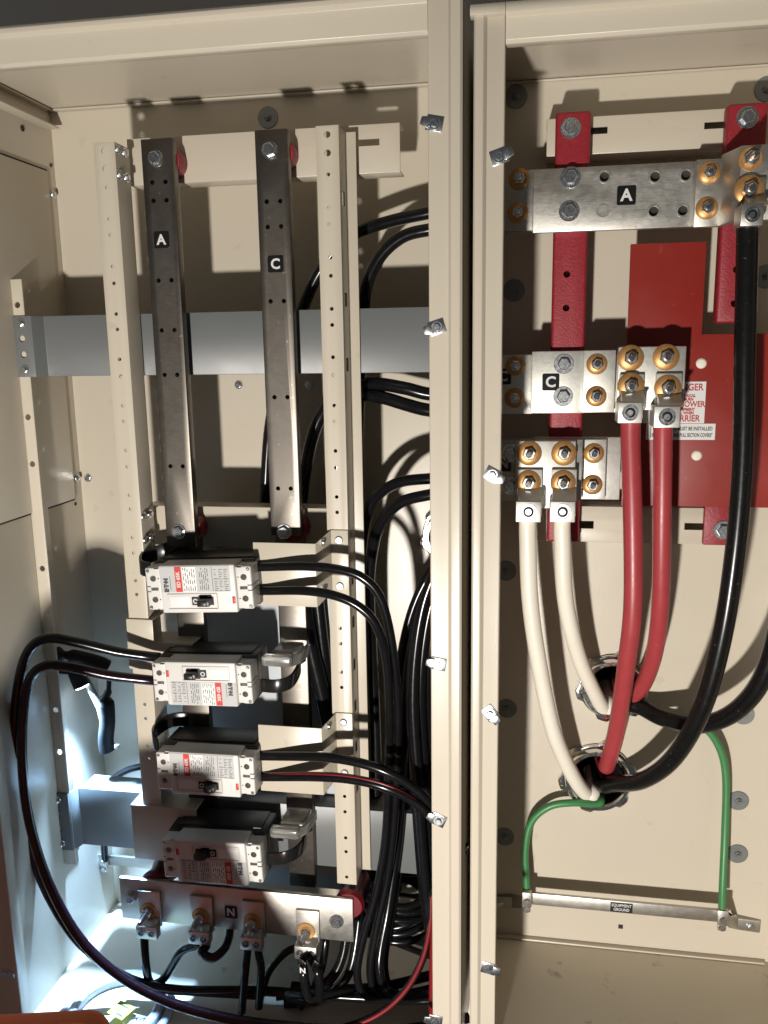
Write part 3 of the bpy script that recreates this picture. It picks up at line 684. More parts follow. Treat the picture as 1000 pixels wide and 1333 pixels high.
# ================================================================== breakers
def breaker(label, TLc, TRc, BRc, BLc, Y, flip, strip=0):
    cx_ = sum(c[0] for c in (TLc, TRc, BRc, BLc))/4; cy_ = sum(c[1] for c in (TLc, TRc, BRc, BLc))/4
    c = P(cx_, cy_, Y)
    l = P((TLc[0]+BLc[0])/2, (TLc[1]+BLc[1])/2, Y); r = P((TRc[0]+BRc[0])/2, (TRc[1]+BRc[1])/2, Y)
    roll = -math.atan2(r.z-l.z, r.x-l.x); s = (r-l).length/.147
    W = Matrix.Translation(c) @ Matrix.Rotation(roll, 4, 'Y') @ Matrix.Scale(s, 4)
    WF = W @ (Matrix.Rotation(math.pi, 4, 'Y') if flip else Matrix.Identity(4))
    root = bpy.data.objects.new('circuit_breaker', None); col.objects.link(root); root.empty_display_size = .02
    root.matrix_basis = W @ Matrix.Translation((0, .085, 0)); WORLD[root.name] = root.matrix_basis.copy()
    tag(root, label, 'breaker', 'circuit breakers')
    first = 'cover' not in PROTO
    def part(name, key, maker, par, WW=WF):
        if key not in PROTO: PROTO[key] = maker()
        return put(name, PROTO[key], par, WW)
    base = part('base', 'base', lambda: MB().box(-.0725, .0725, .032, .085, -.0315, .0315).box(-.064, .064, .04, .0855, -.0335, .0335).box(-.0728, -.055, .028, .05, -.0305, .0305).box(.055, .0728, .028, .05, -.0305, .0305).mesh('base', 'plastic_black', .0015), root)
    if 'cover' not in PROTO:
        mb = MB()
        mb.box(-.0525, .0525, 0, .034, -.0325, .0325)
        cv = build(mb, 'cover', 'plastic_grey', root, .0022, 3)
        PROTO['cover'] = cv.data; bpy.data.objects.remove(cv)
        ec = build(MB().box(.0522, .0735, .0035, .0335, -.0290, .0290), 'terminal_end', 'plastic_grey', root, .0022, 3)
        cm = MB(); sx = 1
        for sz in (-1, 1):
            cm.cyl((.063, -.01, sz*.0145), (.063, .022, sz*.0145), .0043, n=20)
            cm.cyl((.0555, -.01, sz*.0145), (.0555, .012, sz*.0145), .0010, n=10)
            cm.box(.0675, .0795, -.01, .05, sz*.0035-.0008, sz*.0035+.0008)
            cm.box(.0543, .0607, -.01, .008, sz*.0295-.0022, sz*.0295+.0022)
        cm.box(.0568, .0672, -.01, .014, -.0022, .0022)
        cut(ec, cm); PROTO['ends'] = ec.data; bpy.data.objects.remove(ec)
        PROTO['screw'] = MB().lathe((0, .0001, 0), (0, -1, 0), [(.0023, 0), (.0023, .0006), (.0017, .0010), (.0012, .0003), (0, .0003)], 14).mesh('screw', 'zinc')
        # handle frame (ridge) and black handle
        mb = MB(); a, b2, c2, d2 = -.0435, .026, -.0272, -.0055; wd = .0011
        mb.box(a, b2, -.0010, .001, c2, c2+wd).box(a, b2, -.0010, .001, d2-wd, d2).box(a, a+wd, -.0010, .001, c2+wd, d2-wd).box(b2-wd, b2, -.0010, .001, c2+wd, d2-wd)
        PROTO['frame'] = mb.mesh('handle_frame', 'plastic_grey', .0004)
        PROTO['slot'] = MB().box(-.0095, .0205, -.0011, .0005, -.0215, -.0105).box(.000, .012, -.0010, .0004, -.0235, -.0085).mesh('handle_slot', 'black')
        hb = MB().box(.002, .019, -.014, .0, -.0205, -.0115).box(.005, .016, -.017, -.013, -.0195, -.0125)
        PROTO['handle'] = hb.mesh('handle', 'plastic_black', .0015)
        PROTO['mark'] = MB().lathe((-.0045, -.0011, -.016), (0, -1, 0), [(.0034, 0), (.0034, .0005), (.0020, .0005), (.0020, 0)], 20, ring=True).mesh('position_mark', 'white_print')
        PROTO['inlay'] = MB().box(-.040, -.0125, -.0006, .0005, -.0235, -.009).mesh('inlay', 'label_white', .0003)
        PROTO['trip'] = MB().box(.0465, .0505, -.0012, .001, -.020, -.0105).mesh('trip_button', 'label_red', .0005)
        PROTO['plate'] = MB().box(-.0515, .0455, -.0004, .0006, -.0035, .0310).mesh('label_plate', 'label_grey')
        PROTO['red'] = MB().box(-.0300, -.0210, -.0007, .0004, -.0032, .0307).mesh('rating_block', 'label_red')
        PROTO['white'] = MB().box(-.0200, -.0005, -.0007, .0004, -.0032, .0307).mesh('print_panel', 'label_white')
        rng = random.Random(3); mb = MB(); mg = MB()
        for k in range(6):
            x_ = -.0185+k*.0030; z_ = -.002
            while z_ < .027:
                ln = rng.uniform(.002, .007); mb.box(x_, x_+.0009, -.0009, -.0006, z_, min(z_+ln, .0295)); z_ += ln+rng.uniform(.001, .006)
        for k in range(5):
            x_ = .004+k*.0027; z_ = -.001
            while z_ < .026:
                ln = rng.uniform(.002, .008); mb.box(x_, x_+.0008, -.0006, -.0003, z_, min(z_+ln, .0290)); z_ += ln+rng.uniform(.0008, .003)
        for zz in (-.002, .014):
            for k in range(6):
                for j in range(3):
                    if rng.random() < .8: mb.box(.024+j*.0068, .024+j*.0068+rng.uniform(.002, .006), -.0006, -.0003, zz+k*.0024, zz+k*.0024+.0006)
            mb.box(.0225, .0445, -.0006, -.0003, zz-.0009, zz-.0006)
        mb.box(.0212, .0217, -.0006, -.0003, -.003, .030)
        mb.box(-.0376, -.0370, -.0006, -.0003, -.001, .018)
        PROTO['print'] = mb.mesh('fine_print', 'print_dark')
    part('cover', 'cover', None, root); part('terminal_end', 'ends', None, root); part('terminal_end', 'ends', None, root, WF @ Matrix.Rotation(math.pi, 4, 'Y'))
    for sx in (-1, 1):
        for sz in (-1, 1): put('screw', PROTO['screw'], root, WF @ Matrix.Translation((sx*.0700-.0005*sx, .0035, sz*.0250)))
    pl = part('label_plate', 'plate', None, root)
    rd = part('rating_block', 'red', None, pl); part('print_panel', 'white', None, pl); part('fine_print', 'print', None, pl)
    F90 = Matrix.Rotation(R(90), 4, 'X') @ Matrix.Rotation(R(90), 4, 'Z')
    for nm, s_, m_, sz, x_, z_, bd in (('lettering', 'ED 65K', 'white_print', .0068, -.0255, .0135, .00025), ('logo', 'E\u00b7T\u00b7N', 'print_dark', .0078, -.0430, .0060, .0006)):
        key = 't'+s_
        if key not in PROTO:
            o_ = text(nm, s_, m_, sz, Matrix.Identity(4), None, bold=bd, depth=.00015); PROTO[key] = o_.data; bpy.data.objects.remove(o_)
        put(nm, PROTO[key], pl, WF @ Matrix.Translation((x_, -.0009, z_)) @ F90)
    part('handle_frame', 'frame', None, root); part('inlay', 'inlay', None, root)
    part('handle_slot', 'slot', None, root); hd = part('handle', 'handle', None, root); part('position_mark', 'mark', None, root)
    part('trip_button', 'trip', None, root)
    return root, W, s
PROTO = {}
YB = 1.052
B1 = breaker('white two pole breaker topmost of the four, cables leaving towards the post', (186, 738), (324, 736), (329, 796), (192, 798), YB-.006, False)
B2 = breaker('white two pole breaker second from top, cables looping to the side wall', (196, 861), (326, 863), (326, 922), (199, 918), YB, True)
B3 = breaker('white two pole breaker third from top with black loop strap above', (201.6, 976), (332, 982), (327, 1043), (204, 1034), YB, False)
B4 = breaker('white two pole breaker lowest of the four, just above the neutral bar', (209, 1094), (339, 1099.5), (339, 1155), (211, 1146), YB, True)
# side mounting feet of the breakers sit on support brackets bolted to the uprights
def left_bracket(label, px0, py0, px1, py1):
    a, b_, c, d = rect(px0, py0, px1, py1, 1.118)
    root = thing('breaker_bracket', label, 'bracket', ((a+b_)/2, 1.14, c), 'beige breaker brackets')
    poly = [(1.116, c), (1.116, d), (1.165, d), (1.165, d-.002), (1.118, d-.002), (1.118, c)]
    build(MB().prism_x(poly, a, b_), 'bracket_plate', 'beige', root, .0006)
    build(MB().box(a, a+.002, 1.118, 1.163, c, d-.002), 'bracket_side', 'beige', root, .0005)
left_bracket('beige bracket on the punched upright behind the second breaker', 168, 836, 252, 872)
left_bracket('beige bracket in front of the lower grey strut behind the bottom breaker', 174, 1050, 258, 1120)
left_bracket('small beige bracket below the topmost breaker', 166, 806, 200, 836)
def right_bracket(label, px0, py0, px1, py1, ptop, pright, pb):
    Y0 = 1.092
    a, b_, c, d = rect(px0, py0, px1, py1, Y0); cb = UR[2]; ca = UR[1]
    root = thing('breaker_bracket', label, 'bracket', ((a+cb)/2, 1.12, c), 'beige breaker brackets')
    t = .002
    build(MB().box(a, b_, Y0, Y0+t, c, d), 'bracket_plate', 'beige', root, .0006)
    dz = P(px1+20, ptop, 1.118).z
    # splayed side: quad from plate edge back to the upright face
    vs = [(b_, Y0, c), (b_, Y0, d), (ca+.006, 1.1175, dz), (ca+.006, 1.1175, c+.016), (b_-.001, Y0+t, c), (b_-.001, Y0+t, d), (ca+.006, 1.1195, dz), (ca+.006, 1.1195, c+.016)]
    build(MB().add(vs, [(0,1,2,3), (7,6,5,4), (0,4,5,1), (1,5,6,2), (2,6,7,3), (3,7,4,0)]), 'bracket_side', 'beige', root)
    build(MB().box(ca+.006, cb, 1.1175, 1.1197, c+.006, dz), 'bracket_tab', 'beige', root, .0005)
    for zz in (dz-.014, c+.024):
        put('screw', SLOT_SCREW, root, Matrix.Translation((ca+.017, 1.1175, zz)))
        k = .45; put('screw', SLOT_SCREW, root, Matrix.Translation((b_+(ca+.006-b_)*k, Y0+.0255*k, zz)) @ Matrix.Rotation(R(-42), 4, 'Z'))
right_bracket('beige bracket plate behind the two cables of the topmost breaker', 331, 707, 412, 789, 690, 440, 0)
right_bracket('beige bracket plate behind the two cables of the third breaker', 338, 946, 420, 1032, 928, 452, 0)

# bus straps to the breakers
def strap(name, label, pts, wz, t, m_, cover=None):
    root = thing(name, label, 'strap', P(*pts[-1]), 'breaker bus straps')
    pp = spline([P(*p) for p in pts], 5)
    mb = MB(); vs = []; fs = []
    for i, p in enumerate(pp):
        tg = (pp[min(i+1, len(pp)-1)]-pp[max(i-1, 0)]).normalized(); sd = tg.cross(Vector((0, 0, 1))).normalized()
        for a_, b_ in ((-1, -1), (1, -1), (1, 1), (-1, 1)): vs.append(p+sd*(t/2*a_)+Vector((0, 0, wz/2*b_)))
    for i in range(len(pp)-1):
        for k in range(4): fs.append((4*i+k, 4*i+(k+1) % 4, 4*i+4+(k+1) % 4, 4*i+4+k))
    n = len(vs); fs += [(3, 2, 1, 0), (n-4, n-3, n-2, n-1)]
    build(MB().add(vs, fs), 'strap_band', m_, root, .0006)
    return root
strap('bus_strap', 'black insulated strap joining bus A to the topmost breaker', [(196, 742, 1.095), (184, 738, 1.10), (188, 727, 1.12), (215, 716, 1.135), (240, 706, 1.136)], .022, .004, 'black_gloss')
strap('bus_strap', 'black insulated loop strap above the third breaker', [(206, 972, 1.085), (200, 962, 1.09), (203, 951, 1.115), (222, 938, 1.14), (245, 936, 1.15)], .022, .004, 'black_gloss')
s2_ = strap('bus_strap', 'black insulated strap joining bus C to the second breaker', [(340, 892, 1.075), (362, 893, 1.072), (380, 886, 1.085), (390, 868, 1.12), (388, 858, 1.15)], .019, .004, 'black_gloss')
s4_ = strap('bus_strap', 'black insulated strap joining bus C to the bottom breaker', [(348, 1118, 1.075), (372, 1116, 1.072), (390, 1106, 1.09), (398, 1090, 1.12), (392, 1080, 1.15)], .019, .004, 'black_gloss')
def cover_block(label, px, py, Y):
    c = P(px, py, Y)
    root = thing('terminal_cover', label, 'cover', c, 'clear terminal covers')
    build(MB().box(c.x-.026, c.x+.018, Y-.012, Y+.002, c.z-.008, c.z+.008), 'cover_block', 'frosted', root, .004, 3)
    build(MB().box(c.x-.014, c.x+.022, Y+.0025, Y+.045, c.z+.0, c.z+.011), 'cover_block', 'frosted', root, .003, 3)
    build(MB().prism_z([(c.x+.016, Y-.006), (c.x+.026, Y+.010), (c.x+.030, Y+.05), (c.x+.024, Y+.05), (c.x+.021, Y+.012)], c.z-.009, c.z+.007), 'cover_side', 'frosted', root, .001)
cover_block('milky plastic cover block beside the second breaker', 366, 858, 1.085)
cover_block('milky plastic cover block beside the bottom breaker', 376, 1081, 1.085)

# ================================================================== neutral bar of the left enclosure
YN = 1.10
a, b_, c, d = rect(157, 1157-14, 459, 1157+39, YN)
zN1 = (P(156, 1143, YN).z+P(458, 1171, YN).z)/2; zN0 = (P(158, 1195, YN).z+P(459, 1227, YN).z)/2
nb = thing('neutral_bar', 'long grey neutral bus bar marked N with four double lugs', 'bus bar', ((a+b_)/2, YN, zN0))
build(MB().box(a, b_, YN, YN+.007, zN0, zN1), 'bar_plate', 'tin', nb, .0012)
for px in (173, 438): put('bolt', BOLT_BUS, nb, Matrix.Translation((P(px, 1185, YN).x, YN, (zN0+zN1)/2+(.004 if px < 300 else -.002))))
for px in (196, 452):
    q = P(px, 1150, YN); build(MB().lathe((q.x, YN+.0068, zN1-.016), (0, 1, 0), [(.020, 0), (.023, .008), (.018, .03), (.023, .05), (.020, .0685)], 28), 'standoff', 'red_bar_shaded', nb)
plate_label('N', 301, 1187, YN, 10, nb)
LUGS = []
for px, dz in ((197, 0), (264, 0), (331, 0), (401, -.006)):
    q = P(px, 1185, YN); zt = zN1-.016+dz
    mb = MB().box(q.x-.018, q.x+.018, YN-.005, YN-.0003, zN0-.004, zt)
    o = build(mb, 'lug', 'tin', nb, .001)
    e = MB().box(q.x-.018, q.x+.0165, YN-.020, YN-.0052, zN0-.017+dz, zN0+.005+dz)
    e.prism_x([(YN-.0054, zN0+.004+dz), (YN-.019, zN0+.004+dz), (YN-.0054, zN0+.012+dz)], q.x-.016, q.x+.015)
    blk = build(e, 'lug_block', 'tin', nb, .0015)
    for s_ in (-1, 1):
        R_ = .0062; cc = (q.x-.0008+s_*.0084, YN-.020, zN0-.006+dz); s = MB()
        s.lathe(cc, (0, -1, 0), [(R_, -.001), (R_, .001), (R_*.8, .001), (R_*.75, .0001), (0, .0001)], 18); s.cur = 1
        s.lathe(cc, (0, -1, 0), [(R_*.62, -.0004), (R_*.62, .0008), (R_*.4, .0012), (R_*.3, 0), (0, 0)], 18)
        build(s, 'set_screw', ['zinc', 'black'], blk)
        LUGS.append((cc[0], YN-.012, zN0-.017+dz))
    put('bolt', BOLT_BIG, o, Matrix.Translation((q.x-.002, YN-.005, zN0+.022+dz)))

# ================================================================== left enclosure cables
gc = 'black cables in the wide enclosure'
def ck(label, pts, r, m_='black_cable', name='cable'): return cable(name, label, pts, r, m_, gc)
XB = 1.262
ck('black cable curving out near the top behind the C upright', [(600, 268, 1.21), (559, 277, 1.21), (505, 289, 1.22), (455, 308, 1.235), (420, 348, 1.245), (397, 395, 1.25), (372, 470, 1.25), (352, 550, 1.25), (345, 650, 1.255), (340, 760, 1.26), (335, 870, 1.26), (330, 1000, 1.262)], .0085)
ck('black cable curving below its neighbour near the top behind post', [(600, 293, 1.2), (559, 299, 1.2), (525, 308, 1.205), (497, 332, 1.215), (480, 365, 1.23), (474, 400, 1.245), (470, 480, 1.25), (466, 600, 1.255), (462, 760, 1.26), (460, 900, 1.262)], .0085)
ck('upper black cable below the grey strut curving left behind upright', [(600, 514, 1.2), (559, 513, 1.2), (525, 505, 1.2), (485, 500, 1.21), (445, 510, 1.235), (415, 547, 1.25), (399, 605, 1.255), (390, 690, 1.26), (392, 800, 1.26), (396, 950, 1.262)], .0095)
ck('lower black cable below the grey strut beside another', [(600, 536, 1.19), (559, 534, 1.19), (530, 527, 1.195), (500, 518, 1.2), (472, 514, 1.215), (452, 530, 1.24), (440, 600, 1.255), (436, 720, 1.26), (440, 900, 1.262)], .0095)
ck('black cable bending down between upright and post, upper of pair', [(600, 622, 1.17), (559, 623, 1.17), (520, 628, 1.18), (492, 645, 1.195), (478, 672, 1.205), (470, 730, 1.215), (468, 850, 1.22), (470, 1000, 1.22), (480, 1120, 1.22)], .008)
ck('black cable bending down between upright and post, lower of pair', [(600, 638, 1.14), (559, 644, 1.14), (522, 654, 1.15), (498, 678, 1.165), (486, 712, 1.185), (481, 770, 1.2), (486, 880, 1.21), (490, 1000, 1.21), (486, 1120, 1.2)], .008)
RB = .0062
ck('upper black cable leaving the topmost breaker and dropping beside the upright', [(326, 738, 1.085), (345, 738, 1.085), (395, 737, 1.075), (440, 741, 1.07), (472, 752, 1.07), (495, 778, 1.075), (509, 830, 1.085), (517, 900, 1.1), (518, 960, 1.11), (514, 1060, 1.12), (505, 1140, 1.12), (490, 1210, 1.11), (482, 1265, 1.10), (495, 1295, 1.10), (540, 1292, 1.12), (600, 1275, 1.15)], RB)
ck('lower black cable leaving the topmost breaker and dropping beside the upright', [(328, 768, 1.085), (347, 769, 1.085), (395, 769, 1.07), (435, 775, 1.06), (468, 790, 1.06), (490, 815, 1.065), (503, 860, 1.08), (507, 930, 1.095), (506, 1000, 1.11), (502, 1090, 1.115), (490, 1160, 1.11), (473, 1220, 1.10), (465, 1270, 1.09), (480, 1298, 1.09), (530, 1300, 1.11), (600, 1290, 1.14)], RB)
ck('upper black cable leaving the third breaker towards the post', [(330, 984, 1.09), (350, 984, 1.088), (410, 985, 1.07), (455, 990, 1.06), (500, 1003, 1.055), (535, 1023, 1.06), (562, 1048, 1.065), (590, 1085, 1.075), (600, 1130, 1.08)], .0068)
ck('red striped black cable leaving the third breaker towards the post', [(330, 1011, 1.09), (350, 1011, 1.088), (410, 1011, 1.065), (455, 1014, 1.055), (500, 1024, 1.05), (535, 1041, 1.055), (562, 1064, 1.06), (590, 1100, 1.07), (600, 1150, 1.075)], .0068)
for k, (dx, dy, Y) in enumerate(((0, 0, 1.10), (9, 4, 1.115), (17, 8, 1.13), (-3, 10, 1.14))):
    ck(['black cable in the bundle behind the post, outermost', 'black cable in the bundle behind the post, second', 'black cable in the bundle tight behind the post', 'black cable in the bundle by the post set furthest back'][k], [(590+dx, 690, Y), (572+dx, 732+dy, Y), (552+dx, 785+dy, Y), (541+dx, 850+dy, Y), (538+dx, 920, Y), (543+dx, 1000, Y), (548+dx, 1080, Y), (556+dx, 1170, Y), (572+dx, 1260, Y), (580+dx, 1320, Y)], .008)
for k, (dx, Y) in enumerate(((6, 1.15), (-5, 1.165), (12, 1.18))):
    ck(['black cable dropping between upright and cable bundle, nearest the upright', 'black cable dropping between upright and bundle, furthest back', 'black cable dropping between upright and bundle, nearest the post'][k], [(600+dx, 700+9*k, Y), (566+dx, 745, Y), (540+dx, 800, Y), (524+dx, 880, Y), (519+dx, 980, Y), (514+dx, 1080, Y), (500+dx, 1180, Y-.02), (488+dx, 1260, Y-.05), (510+dx, 1296, Y-.05), (600, 1285, Y-.04)], .0068)
ck('thick black cable with a taped end hanging behind the breakers', [(392, 770, 1.16), (402, 830, 1.165), (416, 890, 1.17), (427, 940, 1.175), (440, 1000, 1.19)], .012)
ck('black cable dropping inside the thick taped cable behind breakers', [(412, 770, 1.18), (420, 840, 1.185), (428, 900, 1.19), (440, 960, 1.2), (452, 1040, 1.21)], .010)
# long loops to the left wall from breaker 2
ck('outer black cable looping from the second breaker down the side wall', [(208, 856, 1.09), (190, 854, 1.088), (150, 848, 1.075), (100, 836, 1.06), (62, 831, 1.05), (38, 846, 1.05), (25, 885, 1.05), (19, 950, 1.055), (22, 1020, 1.06), (34, 1085, 1.065), (58, 1155, 1.07), (95, 1217, 1.07), (140, 1258, 1.07), (185, 1280, 1.07), (240, 1289, 1.08), (340, 1290, 1.10), (440, 1297, 1.11), (540, 1302, 1.12), (600, 1300, 1.13)], .0072)
ck('inner maroon cable looping from the second breaker down the side wall', [(208, 886, 1.088), (190, 885, 1.086), (140, 879, 1.07), (90, 868, 1.055), (56, 868, 1.045), (37, 890, 1.045), (29, 950, 1.045), (31, 1020, 1.045), (42, 1085, 1.045), (66, 1155, 1.04), (103, 1220, 1.03), (150, 1266, 1.02), (205, 1298, 1.01), (270, 1320, 1.005), (350, 1334, 1.006), (450, 1342, 1.012), (530, 1340, 1.03), (610, 1325, 1.07)], .0072, 'maroon_cable')
ck('black cable with a red stripe arcing along the foot of the post', [(610, 1100, 1.07), (563, 1165, 1.05), (560, 1210, 1.045), (549, 1252, 1.04), (527, 1290, 1.035), (492, 1320, 1.03), (440, 1340, 1.025), (380, 1350, 1.02), (280, 1362, 1.04), (180, 1366, 1.07)], .0052)
stripe_later = [(563, 1165, 1.05), (560, 1210, 1.045), (549, 1252, 1.04), (527, 1290, 1.035), (492, 1320, 1.03), (440, 1340, 1.025), (380, 1350, 1.02)]
ck('thin red cable hidden at the edge of the post', [(566, 1180, 1.03), (563, 1240, 1.03), (562, 1300, 1.03), (562, 1360, 1.03)], .004, 'redstripe')
def stripe(par_name, pts, r, off, m_):
    par = [o for o in bpy.data.objects if o.get('label') == par_name][0]
    pp = spline([P(*p)+Vector(off) for p in pts]); build(MB().tube(pp, r, 8), 'stripe', m_, par, smooth=60)
S3 = [(352, 1011, 1.088), (410, 1011, 1.065), (455, 1014, 1.055), (500, 1024, 1.05), (535, 1041, 1.055), (562, 1064, 1.06), (590, 1100, 1.07)]
stripe('red striped black cable leaving the third breaker towards the post', S3, .0022, (0, -.0025, .0052), 'redstripe')
stripe('black cable with a red stripe arcing along the foot of the post', stripe_later, .0034, (-.0008, -.0028, 0), 'redstripe')
# neutral tails
def tail(label, i, pts, r=.0066, m_='black_cable'):
    x, y, z = LUGS[i]
    pp = [Vector((x, y, z+.012)), Vector((x, y, z-.006))]+[P(*p) for p in pts]
    return cable('neutral_wire', label, pp, r, m_, 'neutral wires below the neutral bar', world=True)
tail('black neutral wire from the first lug bending down onto the floor', 0, [(190, 1255, 1.08), (196, 1280, 1.08), (215, 1288, 1.085), (260, 1291, 1.09), (340, 1296, 1.1)])
tail('black neutral wire slanting from the second lug towards the floor', 2, [(235, 1240, 1.09), (218, 1268, 1.09), (205, 1280, 1.085), (185, 1283, 1.08), (160, 1275, 1.08)])
tail('short black neutral loop under the second lug', 3, [(263, 1240, 1.075), (277, 1247, 1.07), (292, 1235, 1.08), (298, 1220, 1.1), (302, 1205, 1.12), (320, 1190, 1.14)], .0068)
tail('black neutral wire hanging straight from the third lug', 4, [(320, 1260, 1.07), (317, 1290, 1.065), (315, 1318, 1.06)], .006)
tail('black neutral wire beside the straight one under third lug', 5, [(340, 1260, 1.07), (339, 1285, 1.065), (337, 1312, 1.06)], .006)
tail('black neutral wire with white N sleeve under the fourth lug', 6, [(395, 1262, 1.05), (398, 1285, 1.05), (405, 1300, 1.055), (425, 1295, 1.07), (460, 1290, 1.09)], .0068)
tail('black neutral wire curling beside the sleeved one under fourth lug', 7, [(413, 1262, 1.05), (416, 1285, 1.055), (412, 1303, 1.06), (395, 1300, 1.07), (375, 1296, 1.09)], .0068)
ck('black cable from under the third lug curving to floor', [(392, 1232, 1.12), (372, 1240, 1.11), (352, 1262, 1.105), (343, 1285, 1.10), (338, 1305, 1.09)], .0058)
ck('black cable sagging from behind the neutral bar end to the floor', [(450, 1150, 1.17), (452, 1200, 1.15), (446, 1245, 1.13), (430, 1275, 1.115), (405, 1290, 1.11), (360, 1296, 1.1)], .0075)
ck('second black cable sagging behind the neutral bar end, tighter bend', [(470, 1150, 1.17), (466, 1210, 1.15), (456, 1262, 1.13), (435, 1290, 1.12), (410, 1302, 1.11), (370, 1306, 1.1)], .0075)
ck('black cable lying along the floor towards the post', [(380, 1284, 1.13), (440, 1288, 1.13), (500, 1284, 1.14), (560, 1270, 1.15), (600, 1262, 1.16)], .0075)
ck('black cable hanging in the gap behind the fourth lug', [(425, 1180, 1.15), (424, 1225, 1.14), (418, 1262, 1.12), (405, 1290, 1.10), (390, 1312, 1.09)], .0065)
tN = thing('wire_marker', 'white letter N marker on the wires under the neutral bar', 'marker', P(394, 1270, 1.043))
text('letter', 'N', 'white_print', .012, front(P(394, 1264, 1.042).x, 1.0425, P(394, 1264, 1.042).z), tN, bold=.0004)
# coil of cable on the floor at the back
cc = P(520, 1175, 1.2)
for k in range(6):
    pts = []
    rx, ry = .056+.010*random.random(), .046+.008*random.random()
    for i in range(25):
        t = 2*math.pi*i/24; pts.append(Vector((cc.x-.005+rx*math.cos(t), 1.215+ry*math.sin(t), cc.z-.035+k*.0118+.007*math.sin(t*(1+k % 3)+k*1.7))))
    cable('cable_coil', ['lowest black turn of the cable coil on the floor', 'second black turn of the cable coil from the floor', 'third black turn of the cable coil from the floor', 'fourth black turn of the cable coil from the floor', 'fifth black turn of the cable coil from the floor', 'topmost black turn of the cable coil by the post'][k], pts, .0060, 'black_cable', 'turns of the cable coil', world=True, cat='coil')
for k, (y0, y1) in enumerate(((1212, 1232), (1222, 1248))):
    ck(['black cable slanting under the coil, upper', 'black cable slanting under the coil, lower'][k], [(470, y0-8, 1.2), (500, y0, 1.2), (545, (y0+y1)/2+4, 1.18), (600, y1+12, 1.15)], .005)

# ================================================================== torch in the corner and its beam
to = thing('work_light', 'black hand torch clamped in the corner, shining down the side wall', 'torch', P(125, 900, 1.2))
YT = 1.19
pp = spline([P(*p) for p in [(72, 853, YT-.02), (88, 853, YT-.015), (112, 858, YT), (130, 863, YT), (140, 868, YT+.005)]], 6)
build(MB().tube(pp, [.010+.004*math.sin(i*.9) if i < 8 else .011 for i in range(len(pp))], 14), 'arm', 'rubber', to)
for k in range(8):
    q = P(73+k*3.2, 876+k*.3, YT-.012); build(MB().cyl(q, q+Vector((0, 0, .014)), .0022, n=8), 'clamp_tooth', 'rubber', to)
hA, hB = P(100, 872, YT), P(108, 892, YT+.0)
build(MB().tube(spline([P(98, 868, YT), P(102, 882, YT), P(107, 893, YT)], 4), .0135, 16), 'lamp_head', 'rubber', to, smooth=60)
hd = (P(107, 893, YT)-P(102, 882, YT)).normalized()
lens = P(107, 893.5, YT)
build(MB().cyl(lens-hd*.002, lens+hd*.0012, .0105, n=20), 'lens', 'led', to)
build(MB().tube([P(112, 884, YT+.012), P(121, 902, YT+.014), P(130, 920, YT+.016), P(134, 935, YT+.018)], .006, 12), 'strut', 'grey_washer', to)
pp = [P(142, 886, YT+.01), P(141, 900, YT+.01), P(137, 909, YT+.01), P(139, 918, YT+.01), P(140, 940, YT+.01), P(138, 960, YT+.01), P(139, 974, YT+.01), P(140, 978, YT+.01)]
build(MB().tube(spline(pp, 4), [.004]*4+[.006]*4+[.010]*3+[.0125]*14+[.0125]*4, 16), 'handle', 'rubber', to, smooth=60)
q = P(152, 972, YT); build(MB().box(q.x-.003, q.x+.004, q.y-.003, q.y+.003, q.z-.003, q.z+.004), 'end_tab', 'tin_bright', to, .001)
sd = bpy.data.lights.new('torch_beam', 'SPOT'); sd.energy = 100; sd.color = (.36, .62, 1); sd.spot_size = R(74); sd.spot_blend = 1; sd.shadow_soft_size = .012
so = bpy.data.objects.new('torch_beam', sd); col.objects.link(so)
src = lens+hd*.006; so.location = src
tgt = Vector((XL+.13, 1.16, FL))
so.rotation_euler = (tgt-src).to_track_quat('-Z', 'Y').to_euler()

# blue-ish wire dropping to the ground lug in the corner
cable('ground_wire', 'dark wire arching behind the lower strut into the corner', [P(*p) for p in [(215, 985, 1.25), (195, 995, 1.25), (165, 1003, 1.25), (145, 1018, 1.25), (136, 1045, 1.25), (135, 1085, 1.252), (137, 1120, 1.255)]], .006, 'black_cable', None, world=True)

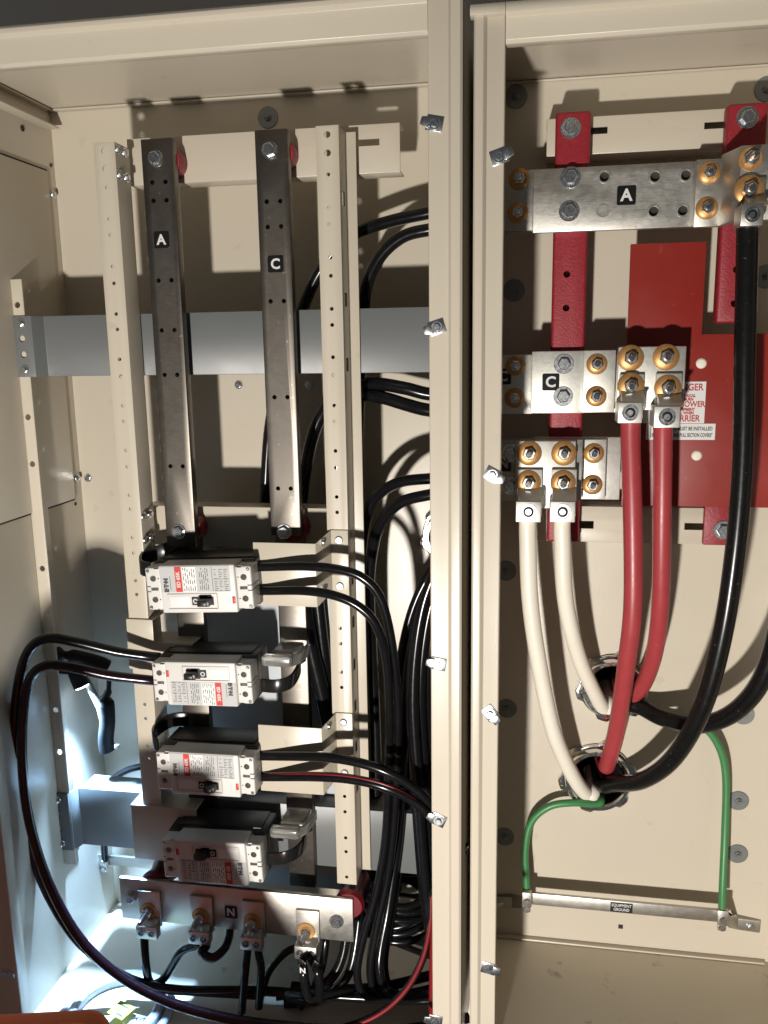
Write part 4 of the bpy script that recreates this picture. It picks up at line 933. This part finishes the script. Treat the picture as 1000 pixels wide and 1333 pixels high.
# ================================================================== hub rings on the floor with its sticker, and the orange case in front
hc = Vector((-.615, 1.048, FL))
hub = thing('conduit_hub', 'large pale conduit hub with stepped rings set in the enclosure floor', 'hub', hc)
for nm, r0, r1, h0 in (('outer_ring', .088, .076, .006), ('inner_ring', .072, .058, .012)):
    build(MB().lathe(hc, (0, 0, 1), [(r0, .0003), (r0, h0), (r0-.003, h0+.002), (r1+.003, h0+.002), (r1, h0), (r1, .0003)], 64, ring=True), nm, 'hub_white', hub)
q = rect(0, 0, 1, 1, 1)
def floor_pt(px, py, z):
    v = P(px, py, 1.0); k = (z-ZC)/(v.z-ZC); return Vector((v.x*k, k, z))
def floor_patch(px, py, wx, wy, rot, z): 
    return Matrix.Translation(floor_pt(px, py, z)) @ Matrix.Rotation(rot, 4, 'Z')
Wy = floor_patch(158, 1315, 0, 0, R(-20), FL+.0145)
y_ = build(MB().box(-.016, .016, -.014, .014, -.0004, .0004), 'yellow_sticker', 'yellow', hub, world=Wy)
build(MB().box(-.012, .008, .006, .009, .0004, .0006).box(-.012, .010, .001, .0025, .0004, .0006).box(-.012, .004, -.003, -.0015, .0004, .0006).box(-.002, .012, -.010, -.007, .0004, .0006), 'sticker_print', 'print_dark', y_, world=Wy)
Wm = floor_patch(186, 1329, 0, 0, R(-8), FL+.0045)
w_ = build(MB().box(-.028, .028, -.012, .009, -.0042, .0), 'maker_plate', 'label_white', hub, world=Wm)
text('lettering', 'MYERS', 'print_dark', .012, Wm @ Matrix.Translation((0, .001, .0004)), w_, bold=.0004)
# orange case: top corner just enters the frame, the unseen rest is invented, shaped to block the lamp
YO = .68
pts = [(-300, 1335), (-175, 1325), (-150, 1180), (-125, 1122), (-100, 1116), (-58, 1120), (-36, 1150), (-12, 1270), (-4, 1314), (60, 1310), (118, 1306.5), (136, 1308), (148, 1325), (152, 1368), (185, 1440), (222, 1520), (250, 1565), (262, 1620)]  # hump beyond the left frame edge is added to shade the back wall
poly = [pz(px, py, YO) for px, py in pts]
zb0 = ZC-1.05
poly += [(poly[-1][0]+.02, zb0), (poly[0][0], zb0)]
oc = thing('orange_case', 'orange padded tool bag in front of the wide enclosure, one rounded corner showing, unseen rest shaped to cast shade', 'bag', (poly[0][0]*.5, YO, zb0))
build(MB().prism_y(poly, YO-.035, YO), 'bag_body', 'orange', oc, .012, 4)
